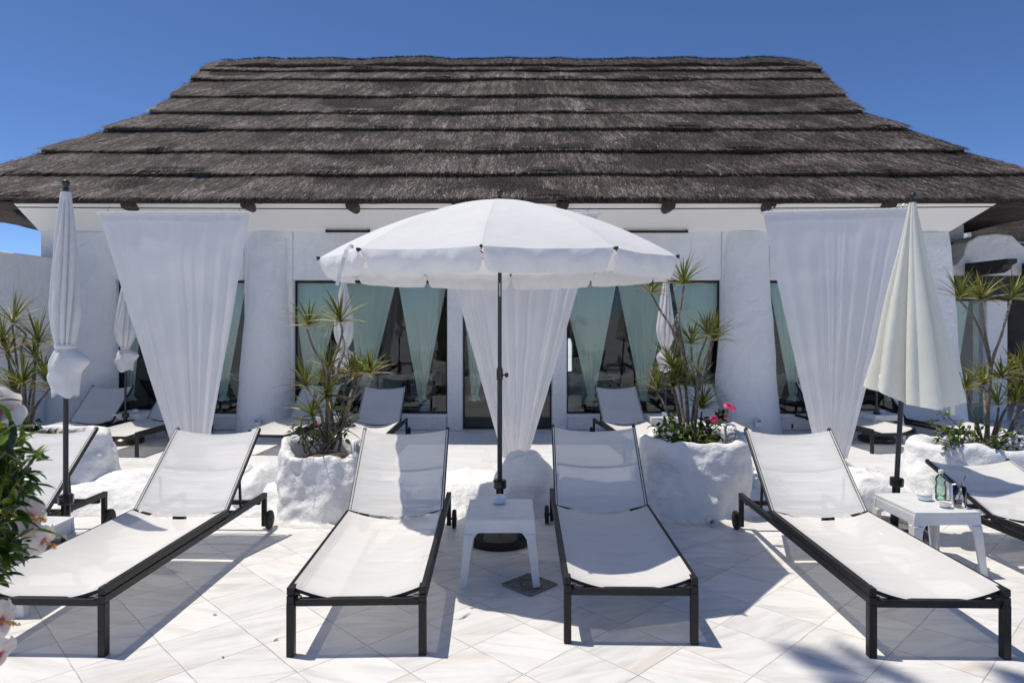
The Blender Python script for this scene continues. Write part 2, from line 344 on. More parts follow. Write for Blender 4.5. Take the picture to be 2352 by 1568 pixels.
def swirl():
    m = mat('swirl_cushion', rough=.8); co = coords(m)
    v = N(m, "ShaderNodeTexVoronoi", Scale=7.5); L(m, co, v.inputs[0])
    n = N(m, "ShaderNodeTexNoise", Scale=9, Detail=1); L(m, co, n.inputs[0])
    a = N(m, "ShaderNodeMath", operation='MULTIPLY_ADD'); a.inputs[1].default_value = .35; L(m, n.outputs[0], a.inputs[0]); L(m, v.outputs[0], a.inputs[2])
    s = N(m, "ShaderNodeMath", operation='MULTIPLY'); s.inputs[1].default_value = 38; L(m, a.outputs[0], s.inputs[0])
    si = N(m, "ShaderNodeMath", operation='SINE'); L(m, s.outputs[0], si.inputs[0])
    r = ramp(m, si.outputs[0], [(.1,(.012,.012,.012)), (.35,(.45,.47,.45))]); L(m, r.outputs[0], bsdf(m).inputs["Base Color"]); return m
M['swirl'] = swirl()
M['terracotta'] = noisy(mat('roof_tile', rough=.8), (.40,.20,.11), (.55,.33,.2), 8)
M['blue'] = mat('can_blue', (.02,.06,.45), .25, metal=.3)
M['silver'] = mat('can_silver', (.6,.62,.66), .25, metal=.9)
M['teal'] = mat('far_pool_water', (.06,.45,.50), .1)
def tone_attr(o, tones_per_face_vertcount):
    me = o.data; a = me.attributes.new("tone", 'FLOAT', 'POINT'); a.data.foreach_set('value', tones_per_face_vertcount)
# ---------------------------------------------------------------- grounds
ZT = -0.235
g = MB(); g.box(-600, 600, -600, 600, ZT-.5, ZT); tag(g.obj('terrace_floor', M['terrace']), kind='structure')
g = MB(); g.box(-14, 14, -9, 6.15, ZT+.004, 0.0); o = g.obj('patio_floor', M['marble']); tag(o, kind='structure')
# ---------------------------------------------------------------- building
FD = 11.5           # front face of the facade wall
house = thing('thatched_building', 'white plastered pavilion under a dark grey stepped thatched roof, behind the terrace', 'building', (0, 14.8, ZT))
def HB(mb): # building meshes are built in world coordinates, moved to the Empty's frame
    mb.v = [(x, y-14.8, z-ZT) for x, y, z in mb.v]; return mb
XL, XR = -7.95, X(2190, 11.4)
op = [(262,560,2.34,.03,'w'), (672,1027,2.34,.03,'w'), (1062,1268,2.34,ZT,'d'), (1302,1658,2.34,.03,'w'), (1768,2094,2.34,.03,'w')]
ops = [(X(a,FD), X(b,FD), Z(643,FD), Z(953,FD) if k == 'w' else ZT+.01, k) for a,b,_,_,k in op]
wm = MB(); ztop = Z(532, FD); th = .22
xs = [XL]
for a,b,t,s,k in ops:
    wm.box(xs[-1], a, FD, FD+th, ZT, ztop+.3); xs.append(b)
    wm.box(a, b, FD, FD+th, t, ztop+.3)
    if k == 'w': wm.box(a, b, FD, FD+th, ZT, s)
wm.box(xs[-1], XR, FD, FD+th, ZT, ztop+.3)
wm.box(XL, XL+th, FD+th, 18.6, ZT, 3.5); wm.box(XR-th, XR, FD+th, 18.6, ZT, 3.5)
# back wall with openings on the far side
bo = [(-2.45,-2.25),(-.35,.02),(1.5,1.62)]; xx = XL+th
for a,b in bo: wm.box(xx, a, 18.4, 18.6, ZT, 3.5); wm.box(a, b, 18.4, 18.6, 1.1, 3.5); xx = b
wm.box(xx, XR-th, 18.4, 18.6, ZT, 3.5)
HB(wm).obj('wall', M['plaster'], house, bevel=.03)
# tapered half-round buttress columns
def column(px0, px1, pt0, pt1, ytop=528):
    a0, a1 = X(px0, FD-.1), X(px1, FD-.1); b0, b1 = X(pt0, FD), X(pt1, FD); zt = Z(ytop, FD)-.02
    m = MB(); seed = px0*.1
    def fn(u, t):
        z = ZT+(zt-ZT)*t; tt = t**.8
        c = ((a0+a1)*(1-tt)+(b0+b1)*tt)/2; h = ((a1-a0)*(1-tt)+(b1-b0)*tt)/2
        a = math.pi*u; dep = (.55*(1-tt)+.18*tt)*(1 if t < .9 else 1-((t-.9)/.1)**2*.75)
        n = fbm((math.cos(a)*h*1.5+seed, z*1.1, math.sin(a)), 3)*.02
        e = .95
        return (c-math.copysign(abs(math.cos(a))**e, math.cos(a))*(h+n), FD+.02-(abs(math.sin(a))**e)*(dep+n), z)
    m.grid(fn, 28, 40)
    return HB(m).obj('column', M['plaster'], house, smooth=True)
column(536, 676, 576, 655); column(1636, 1800, 1668, 1762); column(100, 268, 120, 262, 530); column(2086, 2222, 2096, 2180, 532)
# flat piers beside the door
for a, b in ((1027,1062), (1268,1302)):
    m = MB(); m.box(X(a,FD)+.004, X(b,FD)-.004, FD-.05, FD+.01, ZT, Z(643,FD)+.0); HB(m).obj('pier', M['plaster'], house, bevel=.02)
for (a,b,t,s,k) in ops:
    if k == 'w':
        m = MB(); m.box(a-.02, b+.02, FD-.03, FD+.12, s-.03, s+.012); HB(m).obj('sill', M['soffit'], house, bevel=.008)
# glazing
for i,(a,b,t,s,k) in enumerate(ops):
    m = MB(); z0 = s+.012 if k == 'w' else s
    e = .03
    m.box(a, a+e, FD+.14, FD+.17, z0, t); m.box(b-e, b, FD+.14, FD+.17, z0, t); m.box(a+e, b-e, FD+.14, FD+.17, t-.045, t); m.box(a+e, b-e, FD+.14, FD+.17, z0, z0+.025)
    fr = HB(m).obj('window_frame' if k == 'w' else 'door_frame', M['metal'], house)
    m = MB()
    m.box(a+e, b-e, FD+.150, FD+.158, z0+.025, t-.045)
    if k == 'd': m.box((a+b)/2-.012, (a+b)/2+.012, FD+.142, FD+.149, z0+.025, t-.045)
    HB(m).obj('pane', M['glass'], fr)
# soffit cove
m = MB(); K = 1.03
yf = 10.5*K; zf = EYE+(728-466)*10.5*K/F; zb = Z(532, FD)
xf0, xf1 = X(30, yf), X(2292, yf)
m.add([(xf0,yf,zf),(xf1,yf,zf),(XR,FD,zb),(XL,FD,zb),(xf0,yf,zf+.05),(xf1,yf,zf+.05),(XR,FD,zf+.05),(XL,FD,zf+.05)], [(0,1,2,3),(4,5,1,0),(1,5,6,2),(0,3,7,4),(4,7,6,5)])
m.add([(XL,FD,zb),(XL,18.6,zb),(XL-.5,18.6,zf),(XL-.5,FD,zf)], [(0,1,2,3)])
HB(m).obj('soffit', M['soffit'], house)
m = MB()   # curved cornice end in shade at the right
pts = [(XR, 13.3, zb), (8.80, 13.3, zb+.75)] + [(8.80-.16*(1-math.cos(a)), 13.3, 3.25-.30*math.sin(a)) for a in (0,.3,.6,.9,1.2,1.5)] + [(8.3, 13.3, 2.93), (XR, 13.3, 2.9)]
m.poly(pts, (0, 5.0, 0)); HB(m).obj('cornice', M['plaster'], house)
# ---------- roof
def lev(s):
    return (10.3+4.3*s)*K, EYE+((3.4-EYE)+3.72*s)*K
pl = [(.012,-9.4,9.2), (.145,-8.55,8.40), (.282,-7.93,7.62), (.4266,-7.24,7.03), (.547,-6.70,6.49), (.675,-6.575,6.42), (.8217,-6.465,6.40), (.905,-6.46,6.41), (1,-6.40,6.36)]
DR = 14.6*K
m = MB(); T = .078
def edge(pt, j, seed):  # ragged lower edge wobble
    return fbm((pt*1.1, seed*3.7, 0), 4)*.065+noise.noise(Vector((pt*7, seed, 2)))*.014+noise.noise(Vector((pt*26, seed, 5)))*.008
def ringpts(s, xl, xr, lift, j, n=260, ns=60, drop=0):
    D, z = lev(s); pts = []
    nrm = Vector((0,-.655,.755))
    for i in range(n+1):
        x = (xl+(xr-xl)*i/n)*K
        lx = fbm((x*.5, j*2.1, 3), 3)*.03
        e = edge(x, 0, j)*drop
        q = min(i, n-i)/n; cr = max(0, 1-q/.02)*.10   # rounded corner
        pts.append(Vector((x, D-(lift+lx)*.655+cr+e*.75*-1, z+(lift+lx)*.755+e*.65*1)))
    for side in (1, -1):
        pass
    right = []; D2 = 2*DR-D
    for i in range(1, ns):
        y = D+(D2-D)*i/ns; e = edge(y, 0, j+9)*drop
        right.append(Vector((xr*K+lift*.5-e*.6, y, z+lift*.7+e*.6)))
    back = [Vector(((xr+(xl-xr)*i/40)*K, D2, z+lift*.7)) for i in range(41)]
    left = []
    for i in range(1, ns):
        y = D2+(D-D2)*i/ns; e = edge(y, 0, j+19)*drop
        left.append(Vector((xl*K-lift*.5+e*.6, y, z+lift*.7+e*.6)))
    return pts+right+back+left
courses = []
for j in range(8):
    s0, l0, r0 = pl[j]; s1, l1, r1 = pl[j+1]
    A = ringpts(s0-.006, l0-.01, r0+.01, T, j, drop=1)           # top lip, lower edge
    A0 = [p+Vector((0,.07,-.07 if j else -.06)) for p in ringpts(s0-.004, l0, r0, T*.7, j, drop=1)]
    rings = [A0, A]
    for q in ((.33,.66) if j < 7 else (.2,.45)):
        s = s0+(s1-s0)*q; rings.append(ringpts(s, l0+(l1-l0)*q, r0+(r1-r0)*q, T*(1-q*.75), j+.3*q))
    rings.append(ringpts(s1+.02 if j < 7 else .965, l1, r1, T*.1 if j < 7 else -.02, j+.5))
    n = len(A); vs = [p for r_ in rings for p in r_]
    fs = [(a*n+i, a*n+(i+1)%n, (a+1)*n+(i+1)%n, (a+1)*n+i) for a in range(len(rings)-1) for i in range(n)]
    m.add(vs, fs); courses.append((s0,l0,r0,s1,l1,r1))
# ridge cap
def cap(u, t):
    x = (-6.50+12.94*u)*K; D0, z0 = lev(.925); zr = lev(1)[1]; half = DR-D0; d = (2*t-1)*half; e = min(u, 1-u)
    rd = max(0, 1-e/.035)**2; w_ = fbm((x*.7, 3, 1), 4)*.05
    sl_ = (zr-z0)/half; z = zr-sl_*(math.sqrt(d*d+.10**2)-.10)+T*.9-.015-rd*.24+w_*1.3
    if t < .001: z -= .10
    return (x, DR+d-(.0 if t > .001 else -.04)-.03*(1 if t < .5 else -1), z)
m.grid(cap, 240, 24)
# underside of the thatch
De, ze = lev(0); u0 = ze+.02
m.add([(-9.4*K,De+.05,u0),(9.2*K,De+.05,u0),(9.2*K,2*DR-De,u0),(-9.4*K,2*DR-De,u0),(XL-.5,De+.9,u0-.0),(XR+.5,De+.9,u0),(XR+.5,19,u0),(XL-.5,19,u0)],
      [(0,1,5,4),(1,2,6,5),(2,3,7,6),(3,0,4,7),(4,5,6,7)])
roof = HB(m).obj('roof', M['thatch'], house, smooth=True, sharp=50)
# loose straw on the thatch (one mesh, a pattern of the roof)
m = MB(); tones = []
def straw(p, d, ln, wd, nrm, tone):
    d = d.normalized(); sd = d.cross(nrm).normalized()*wd/2
    lift = nrm*(.006+random.random()*.016)
    m.v += [tuple(p-sd), tuple(p+sd), tuple(p+d*ln+lift)]; n = len(m.v)-3; m.f.append((n,n+1,n+2)); tones.extend([tone]*3)
rnd = random.Random(3)
down = Vector((0,-.755,-.655)); nr = Vector((0,-.655,.755))
for j, (s0,l0,r0,s1,l1,r1) in enumerate(courses):
    area = (r0-l0)*(s1-s0)
    for k in range(int(area*21000)):
        q = rnd.random()**1.15; s = s0+(s1-s0)*q; a = l0+(l1-l0)*q; b = r0+(r1-r0)*q; u = rnd.random(); x = a+(b-a)*u
        D, z = lev(s); p = Vector((x*K, D, z))+nr*(T*(1-q*.75)+fbm((x*K*.5, j*2.1, 3), 3)*.03+.004)
        skew = (x/7)*.45+rnd.gauss(0,.22)
        patch = fbm((x*1.3, s*16, j), 3)+1.1*noise.noise(Vector(((x+(s-s0)*x*.9)*11, s*7, j*3.1)))+.7*noise.noise(Vector(((x+(s-s0)*x*.9)*27, s*14, j*1.3)))
        tone = max(0, min(1, rnd.betavariate(1.5,2.3)+patch*.24+.05*q*0-.10*(q-.5)+(.3 if rnd.random() < .05 else 0)))
        straw(p, down+Vector((skew,0,0)), .05+rnd.random()*.12, .009+rnd.random()*.010, nr, tone)
    # fringe over the lip
    nn = int((r0-l0)*(420 if j == 0 else 110))
    D, z = lev(s0-.006)
    for k in range(nn):
        x = (l0+(r0-l0)*rnd.random()); e = edge(x*K, 0, j)
        p = Vector((x*K, D-T*.655-e*.75, z+T*.755+e*.65))-down*(.03+.05*rnd.random())-nr*(rnd.random()*(.05 if j == 0 else .02))
        tone = max(0, min(1, rnd.betavariate(1.6,2.2)+.3*noise.noise(Vector((x*11, s0*7, j*3.1)))))
        straw(p, down+Vector((x/7*.45+rnd.gauss(0,.25), 0, -.25*rnd.random())), .08+rnd.random()*.07, .016, nr, tone)
for k in range(24000):  # ridge tufts
    x = (-6.45+12.84*rnd.random())*K; tt = .01+.53*rnd.random(); c = Vector(cap((x/K+6.50)/12.94, tt))+Vector((0,0,.006))
    tone = max(0, min(1, rnd.betavariate(1.5,2.3)+.25*noise.noise(Vector((x*11, tt*4, 9)))+(.25 if rnd.random() < .06 else 0)))
    straw(c, (down if tt < .44 else Vector((0,-1,-.1)))+Vector((x/7*.3+rnd.gauss(0,.25),0,rnd.gauss(0,.08))), .05+rnd.random()*.10, .017, nr, tone)
def hip(u, t, side):
    pass
for side in (0, 1):     # tufts down the hip edges
    for j,(s0,l0,r0,s1,l1,r1) in enumerate(courses):
        for k in range(170):
            q = rnd.random(); s = s0+(s1-s0)*q; x = (l0+(l1-l0)*q) if side == 0 else (r0+(r1-r0)*q); D, z = lev(s)
            sg = -1 if side == 0 else 1
            p = Vector((x*K+sg*.02, D+rnd.random()*.3, z+T*.7*(1-q*.7)))
            straw(p, Vector((sg*(.5+rnd.random()*.5), -.4, rnd.gauss(-.1,.4))), .04+rnd.random()*.06, .012, Vector((sg*.5,0,.8)), rnd.betavariate(1.8,2.4))
st = HB(m).obj('straw', M['straw'], roof, fix=False); tone_attr(st, tones)
# log ends under the eave
for px, py in ((290,468),(565,467),(807,470),(1050,462),(1293,468),(1538,470),(1770,467),(2048,465)):
    m = MB(); D = 10.42*K; c = P(px, py, D); r = .098
    m.tube([c, c+Vector((0,1.0,.0))], [r, r*1.02], 14); HB(m).obj('rafter_end', M['log'], house)
# dark heater bars below the soffit
for a, b, y in ((748,850,531),(1432,1580,532)):
    m = MB(); D = FD-.10; m.tube([P(a,y,D), P(b,y,D)], .022, 10)
    for q in (a+3, b-3): m.tube([P(q,y,D), P(q,y-4,D+.15)], .02, 8)
    o = m.obj('wall_bar', M['metal']); tag(o, 'slim black bar on the wall top, %s the open parasol' % ('left of' if a < 1000 else 'right of'), 'bar', 'slim black bars on the wall')
# wall sockets
for px in (593, 1740):
    t = thing('wall_socket', 'small white weatherproof socket low on the %s buttress column' % ('left middle' if px < 1000 else 'right middle'), 'socket', (X(px,10.95), 10.95, Z(981,10.95)), group='sockets at the foot of the columns')
    m = MB(); m.box(-.055,.055,-.06,.04,0,.12); m.obj('socket_box', M['plastic'], t, bevel=.006)
    m = MB(); m.tube([(-.03,-.065,.105),(.03,-.065,.105)], .008, 6); m.obj('handle', M['black'], t)
# ---------- interior
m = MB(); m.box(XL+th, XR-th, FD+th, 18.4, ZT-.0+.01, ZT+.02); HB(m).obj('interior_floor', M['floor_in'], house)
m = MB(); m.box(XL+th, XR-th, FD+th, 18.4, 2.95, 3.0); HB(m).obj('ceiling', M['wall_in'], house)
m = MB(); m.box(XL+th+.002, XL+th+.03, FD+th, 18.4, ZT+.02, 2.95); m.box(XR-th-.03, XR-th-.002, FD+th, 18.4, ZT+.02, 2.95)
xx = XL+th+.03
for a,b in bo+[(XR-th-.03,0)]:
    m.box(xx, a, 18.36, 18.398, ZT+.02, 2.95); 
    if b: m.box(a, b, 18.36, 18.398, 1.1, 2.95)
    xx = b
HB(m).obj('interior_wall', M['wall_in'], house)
def drape(name, label, cat, xt0, xt1, zt, xb, wb, zb_, y, mt, folds, amp, group=None, parent=None, seed=0, rod=False, tail=0, curve=1.0, top2=None, nu=110, nv=60):
    m = MB()
    def fn(u, t):
        # slight crowding of folds
        tt = t**curve
        w0 = xt1-xt0; cx0 = (xt0+xt1)/2; wd = w0*(1-tt)+wb*tt; cx = cx0*(1-tt)+xb*tt
        x = cx+(u-.5)*wd
        z = zt+(zb_-zt)*t+(top2-zt)*u*(1-t) if top2 is not None else zt+(zb_-zt)*t
        a = amp*(.10+.90*min(1, t*1.3))*(1-.35*t)*(.35+.65*min(1,max(0,.8+1.4*noise.noise(Vector((u*3.3,seed*2,7))))))
        uu = u+.035*math.sin(u*7+seed)+.02*math.sin(u*17+seed*2)
        f = math.sin(uu*folds*2*math.pi+seed+.25*math.sin(3*t+u*9))*.5
        f += .5*math.sin(uu*folds*4.6*math.pi+seed*3)*(.3+.7*noise.noise(Vector((u*5,seed,0))))
        f += .9*noise.noise(Vector((u*6+seed, t*1.3, seed)))
        wr = fbm((x*3, seed, z*2.2), 3)*.012
        if rod and t < .05: f *= .4; 
        return (x, y+f*a+wr, z)
    m.grid(fn, nu, nv)
    if tail:
        def fn2(u, t):
            a = 2*math.pi*u; r = wb*(.30+.5*t)*(1+.15*math.sin(a*9)); return (xb+r*math.cos(a), y+r*math.sin(a)*.6, zb_-tail*t+.01*math.sin(a*5))
        m.grid(fn2, 40, 5)
    o = m.obj(name, mt, parent, smooth=True, fix=False)
    return o
n_c = 0
cur = [(258,330,300,1), (500,566,512,1), (672,790,716,1), (794,910,838,1), (914,1027,968,1), (1062,1160,1090,1), (1290,1416,1358,1), (1418,1540,1478,1), (1544,1658,1600,1), (1766,1850,1822,1), (1985,2096,2050,1)]
names = ['at the left edge of the far left window', 'at the right edge of the far left window', 'first of three in the left middle window', 'second of three in the left middle window', 'third in the left middle window, beside the door pier', 'in the doorway behind the hanging white drape', 'first in the right middle window, beside the door pier', 'second in the right middle window', 'third in the right middle window, behind the dracaena', 'at the left edge of the far right window', 'at the right edge of the far right window']
for i,(a,b,c,_) in enumerate(cur):
    D = FD+.24
    o = drape('window_curtain', '', 'curtain', X(a,D), X(b,D), Z(648,D), X(c,D), .13, Z(906,D), D, M['green_drape'], 5, .045, seed=i*1.7, tail=.10, nu=80, nv=40, curve=1.0)
    tag(o, 'pale green sheer curtain gathered low, '+names[i], 'curtain', 'pale green curtains behind the glass')
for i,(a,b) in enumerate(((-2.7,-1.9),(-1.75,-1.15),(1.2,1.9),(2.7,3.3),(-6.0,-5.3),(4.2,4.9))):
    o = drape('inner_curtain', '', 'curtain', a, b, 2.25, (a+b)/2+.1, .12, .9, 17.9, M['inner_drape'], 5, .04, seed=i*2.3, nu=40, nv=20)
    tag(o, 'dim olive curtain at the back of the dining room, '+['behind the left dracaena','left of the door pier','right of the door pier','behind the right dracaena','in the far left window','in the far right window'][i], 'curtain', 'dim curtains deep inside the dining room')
# dining armchairs and tables
def armchair():
    t = thing('armchair', 'x', 'armchair', group='armchairs in the dining room')
    for x in (-.27,.27):
        for y in (-.26,.26):
            m = MB(); m.bar((x,y,0),(x,y,.62 if y < 0 else .44),.03,.03,(0,1,0)); m.obj('leg', M['metal'], t)
        m = MB(); m.bar((x,-.28,.635),(x,.28,.66),.045,.03); m.obj('armrest', M['metal'], t)
        m = MB(); m.bar((x,.26,.44),(x,.36,.86),.03,.03,(0,1,0)); m.obj('back_post', M['metal'], t)
    m = MB(); m.box(-.27,.27,-.27,-.24,.20,.23); m.box(-.27,.27,-.27,.27,.36,.39); m.obj('seat_frame', M['metal'], t)
    m = MB(); m.box(-.25,.25,-.27,.25,.392,.47); m.obj('seat_cushion', M['swirl'], t, bevel=.025)
    m = MB(); m.poly([(-.24,.20,.475),(.24,.20,.475),(.24,.31,.90),(-.24,.31,.90)], (0,.09,-.02)); m.obj('back_cushion', M['swirl'], t, bevel=.025)
    return t
A0 = armchair(); zi = ZT+.02
spots = [(X(812,12.6),12.5,175,'behind the left dracaena'),(X(965,12.7),12.7,200,'beside the left door pier'),(X(1395,12.6),12.5,170,'left side of the right middle window'),(X(1520,12.9),12.8,190,'behind the right dracaena'),(X(1815,12.4),12.4,160,'at the far right window'),(X(535,12.6),12.6,190,'at the far left window')]
for i,(x,y,a,s_) in enumerate(spots):
    lab = 'armchair with black and white swirl cushions inside, '+s_
    if i == 0: A0.location = (x,y,zi); A0.rotation_euler = (0,0,R(a)); A0['label'] = lab
    else: dup(A0, (x,y,zi), R(a), lab)
t0 = None
for i,(x,y,s_) in enumerate(((X(880,13.9),14.0,'left middle window'),(X(1350,14.2),14.3,'right middle window, left side'),(X(1600,14),14.2,'right middle window, right side'),(X(1120,14.6),15,'doorway'),(X(520,14),14.2,'far left window'))):
    lab = 'dining table under a white cloth inside, seen through the '+s_
    if i == 0:
        t0 = thing('dining_table', lab, 'table', (x,y,zi), group='cloth covered dining tables inside')
        m = MB(); m.lathe([(.46,.0+.12),(.455,.3),(.45,.72),(.44,.735),(0.001,.735)], 40, fn=lambda r,a,z: (r*math.cos(a)*(1+.05*math.sin(a*9)*(1-z/.74)), r*math.sin(a)*(1+.05*math.sin(a*9)*(1-z/.74)), z), cap=False); m.obj('tablecloth', M['drape'], t0, smooth=True)
        m = MB(); m.tube([(0,0,0),(0,0,.72)], .04, 10); m.lathe([(.25,0),(.25,.02),(.04,.05)], 20); m.obj('pedestal', M['metal'], t0)
    else: dup(t0, (x,y,zi), 0, lab)
# ---------------------------------------------------------------- left boundary wall
m = MB()
m.box(-8.3, -7.62*1.0, 7.2, 11.48, ZT, 2.66); o = m.obj('boundary_wall', M['plaster'], bevel=.03)
tag(o, 'tall plain white side wall in shade at the left edge, behind the spiky plant', 'wall')
# ---------------------------------------------------------------- right wing
wing = thing('side_wing', 'white wing with scalloped parapet and dark pergola beams at the right edge', 'building', (9, 13.5, ZT))
def WB(mb): mb.v = [(x-9, y-13.5, z-ZT) for x,y,z in mb.v]; return mb
D = 12.6
prof = [(2160,690),(2160,612),(2200,606),(2214,585),(2222,556),(2246,541),(2290,536),(2325,540),(2345,560),(2370,580),(2700,590),(2700,690)]
m = MB(); m.poly([tuple(P(a,b if b < 690 else 636,D)) for a,b in prof], (0,.5,0)); WB(m).obj('parapet', M['plaster'], wing, bevel=.03)
m = MB(); m.box(X(2170,D), X(2700,D), D-.02, D+.3, Z(690,D), Z(634,D)); WB(m).obj('lintel', M['beam'], wing)
for a in (2215, 2345):
    c = P(a, 618, D); m = MB(); y0 = D-1.1
    pts = [(c.x,D-.02,c.z+.10),(c.x,y0,c.z+.10),(c.x,y0,c.z+.03),(c.x,y0+.10,c.z+.0),(c.x,y0+.14,c.z-.06),(c.x,y0+.28,c.z-.12),(c.x,D-.02,c.z-.14)]
    m.poly(pts, (.16,0,0)); WB(m).obj('pergola_beam', M['beam'], wing)
m = MB(); m.box(X(2262,D), X(2311,D), D-.05, D+.35, ZT, Z(690,D)); m.box(X(2165,D), X(2190,D), D, D+.3, ZT, Z(690,D)); m.box(X(2440,D), X(2700,D), D, D+.3, ZT, Z(690,D)); WB(m).obj('pillar', M['plaster'], wing, bevel=.03)
m = MB(); m.box(X(2170,D), X(2700,D), 15.5, 15.7, ZT, 3.2); m.box(X(2170,D), X(2700,D), D+.5, 15.5, 2.9, 3.1); WB(m).obj('back_wall', M['wall_in'], wing)
m = MB(); m.box(X(2190,D), X(2262,D), D+.06, D+.07, Z(985,D), Z(690,D)); WB(m).obj('window_pane', M['glass'], wing)
o = drape('window_curtain', '', '', X(2176,D), X(2246,D), Z(692,D+.2), X(2205,D), .15, Z(900,D), D+.25, M['green_drape'], 4, .04, seed=4.2, tail=.1, nu=60, nv=30)
tag(o, 'pale green sheer curtain in the side wing, beside the narrow white pillar', 'curtain', 'pale green curtains behind the glass')
# far thatched roof and tiled house beyond the wing
ft = thing('distant_thatched_roof', 'second dark thatched roof seen over the wing parapet at the right edge', 'roof', (15,21,0))
def slope(x0, x1, y0, y1, z0, z1, n, mt, nm, par, org, hipx):
    for j in range(n):
        a = j/n; b = (j+1)/n+.02; m = MB()
        def fn(u, t, a=a, b=b):
            q = a+(b-a)*t; xl = x0+hipx*q; x = xl+(x1-xl)*u
            return (x-org[0], y0+(y1-y0)*q-.10*(1-t)-org[1], z0+(z1-z0)*q+.13*(1-t)+fbm((x*1.2,j,0),3)*.04-org[2]-(.14 if t == 0 else 0))
        m.grid(lambda u,t: fn(u, max(0,(t*9-1)/8)) if t > 0 else (fn(u,0)[0], fn(u,0)[1]+.06, fn(u,0)[2]-.10), 70, 9)
        m.obj(nm, mt, par, smooth=True, fix=False, sharp=50)
slope(X(2226,19), 22, 19, 23, Z(548,19), Z(430,23), 5, M['thatch'], 'thatch_course', ft, (15,21,0), 2.6)
fh = thing('distant_tiled_house', 'white house with a terracotta tiled edge glimpsed above the wing parapet', 'house', (17,26,0))
m = MB(); m.box(X(2222,25)-17, 12, -1, 4, -.3, Z(522,25)); m.obj('wall', M['plaster'], fh)
m = MB(); x0 = X(2218,24.9)-17
for i in range(30): m.tube([(x0+i*.24, -1.25, Z(521,24.9)), (x0+i*.24, 1, Z(521,24.9)+.9)], .11, 8)
m.obj('tiled_roof', M['terracotta'], fh)
# ---------------------------------------------------------------- wire and hanging drapes
WD = 6.8
m = MB(); pts = []
for i in range(41):
    px = -900+4200*i/40; y = 474+6*(1-((px-1100)/1300)**2) if abs(px-1100) < 1300 else 474
    pts.append(P(px, y, WD))
m.tube(pts, .006, 6); tag(m.obj('wire', M['rubber']), 'thin taut steel wire strung in front of the eave', 'wire')
def hanging(name, label, x0, x1, y0, y1, xb, wpx, seed, folds):
    a, b = P(x0, y0, WD), P(x1, y1, WD)
    t = thing('hanging_drape', label, 'drape', (X(xb,WD), WD, 0), group='white drapes hanging from the wire')
    zb_ = Z(1052, WD)
    m = MB()
    base = drape('fabric', '', '', a.x, b.x, a.z, X(xb,WD), wpx*WD/F, zb_, WD, M['drape'], folds, .040, seed=seed, tail=.10, rod=True, curve=1.06, top2=b.z, nu=200, nv=110)
    base.parent = t; base.location = (-t.location.x, -t.location.y, 0)
    m.tube([a+Vector((-.03,0,0))-t.location, b+Vector((.03,0,0))-t.location], .013, 10)
    m.obj('rod', M['plastic'], t)
    m = MB()   # ruffled heading sleeve around the rod
    def fn(u, v):
        p = a.lerp(b, u); rr = .021+.006*noise.noise(Vector((u*90,seed,0))); an = v*2*math.pi
        return (p.x+.004*noise.noise(Vector((u*60,v*3,seed)))-t.location.x, p.y-t.location.y+rr*math.cos(an), p.z+rr*math.sin(an))
    m.grid(fn, 220, 8)
    def hem(u, v):
        p = a.lerp(b, .004+.992*u); k = 1-.02*v
        return (p.x-t.location.x+(.5-u)*.03*v+.004*noise.noise(Vector((u*60,v*3,seed))), p.y-t.location.y-.008-.012*v*abs(noise.noise(Vector((u*40,v,seed)))), p.z-.012-.075*v)
    m.grid(hem, 240, 6); m.obj('heading', M['drape'], t, smooth=True, fix=False)
    for q in (.06,.94):
        p = a.lerp(b, q)-t.location; m = MB()
        wz = .055
        m.tube([p+Vector((.012*math.cos(k*.7),0,.01+wz*k/9)) for k in range(10)], .0035, 6); m.obj('hook', M['steel'], t)
    m = MB(); m.tube([Vector((X(xb,WD)+.6*wpx*WD/F*.5*math.cos(k*math.pi/8), WD+.04*math.sin(k*math.pi/8), zb_)) - t.location for k in range(17)], .008, 6); m.obj('tie', M['plastic'], t)
    return t
hanging('d', 'white drape tapering down at the left, between the two closed parasols', 229, 573, 489, 490, 438, 70, 1.3, 7)
hanging('d', 'white drape hanging behind the open parasol in the centre', 1005, 1374, 492, 492, 1183, 56, 5.1, 8)
hanging('d', 'white drape tapering down at the right, just left of the ivory closed parasol', 1753, 2095, 490, 481, 1912, 66, 8.4, 7)
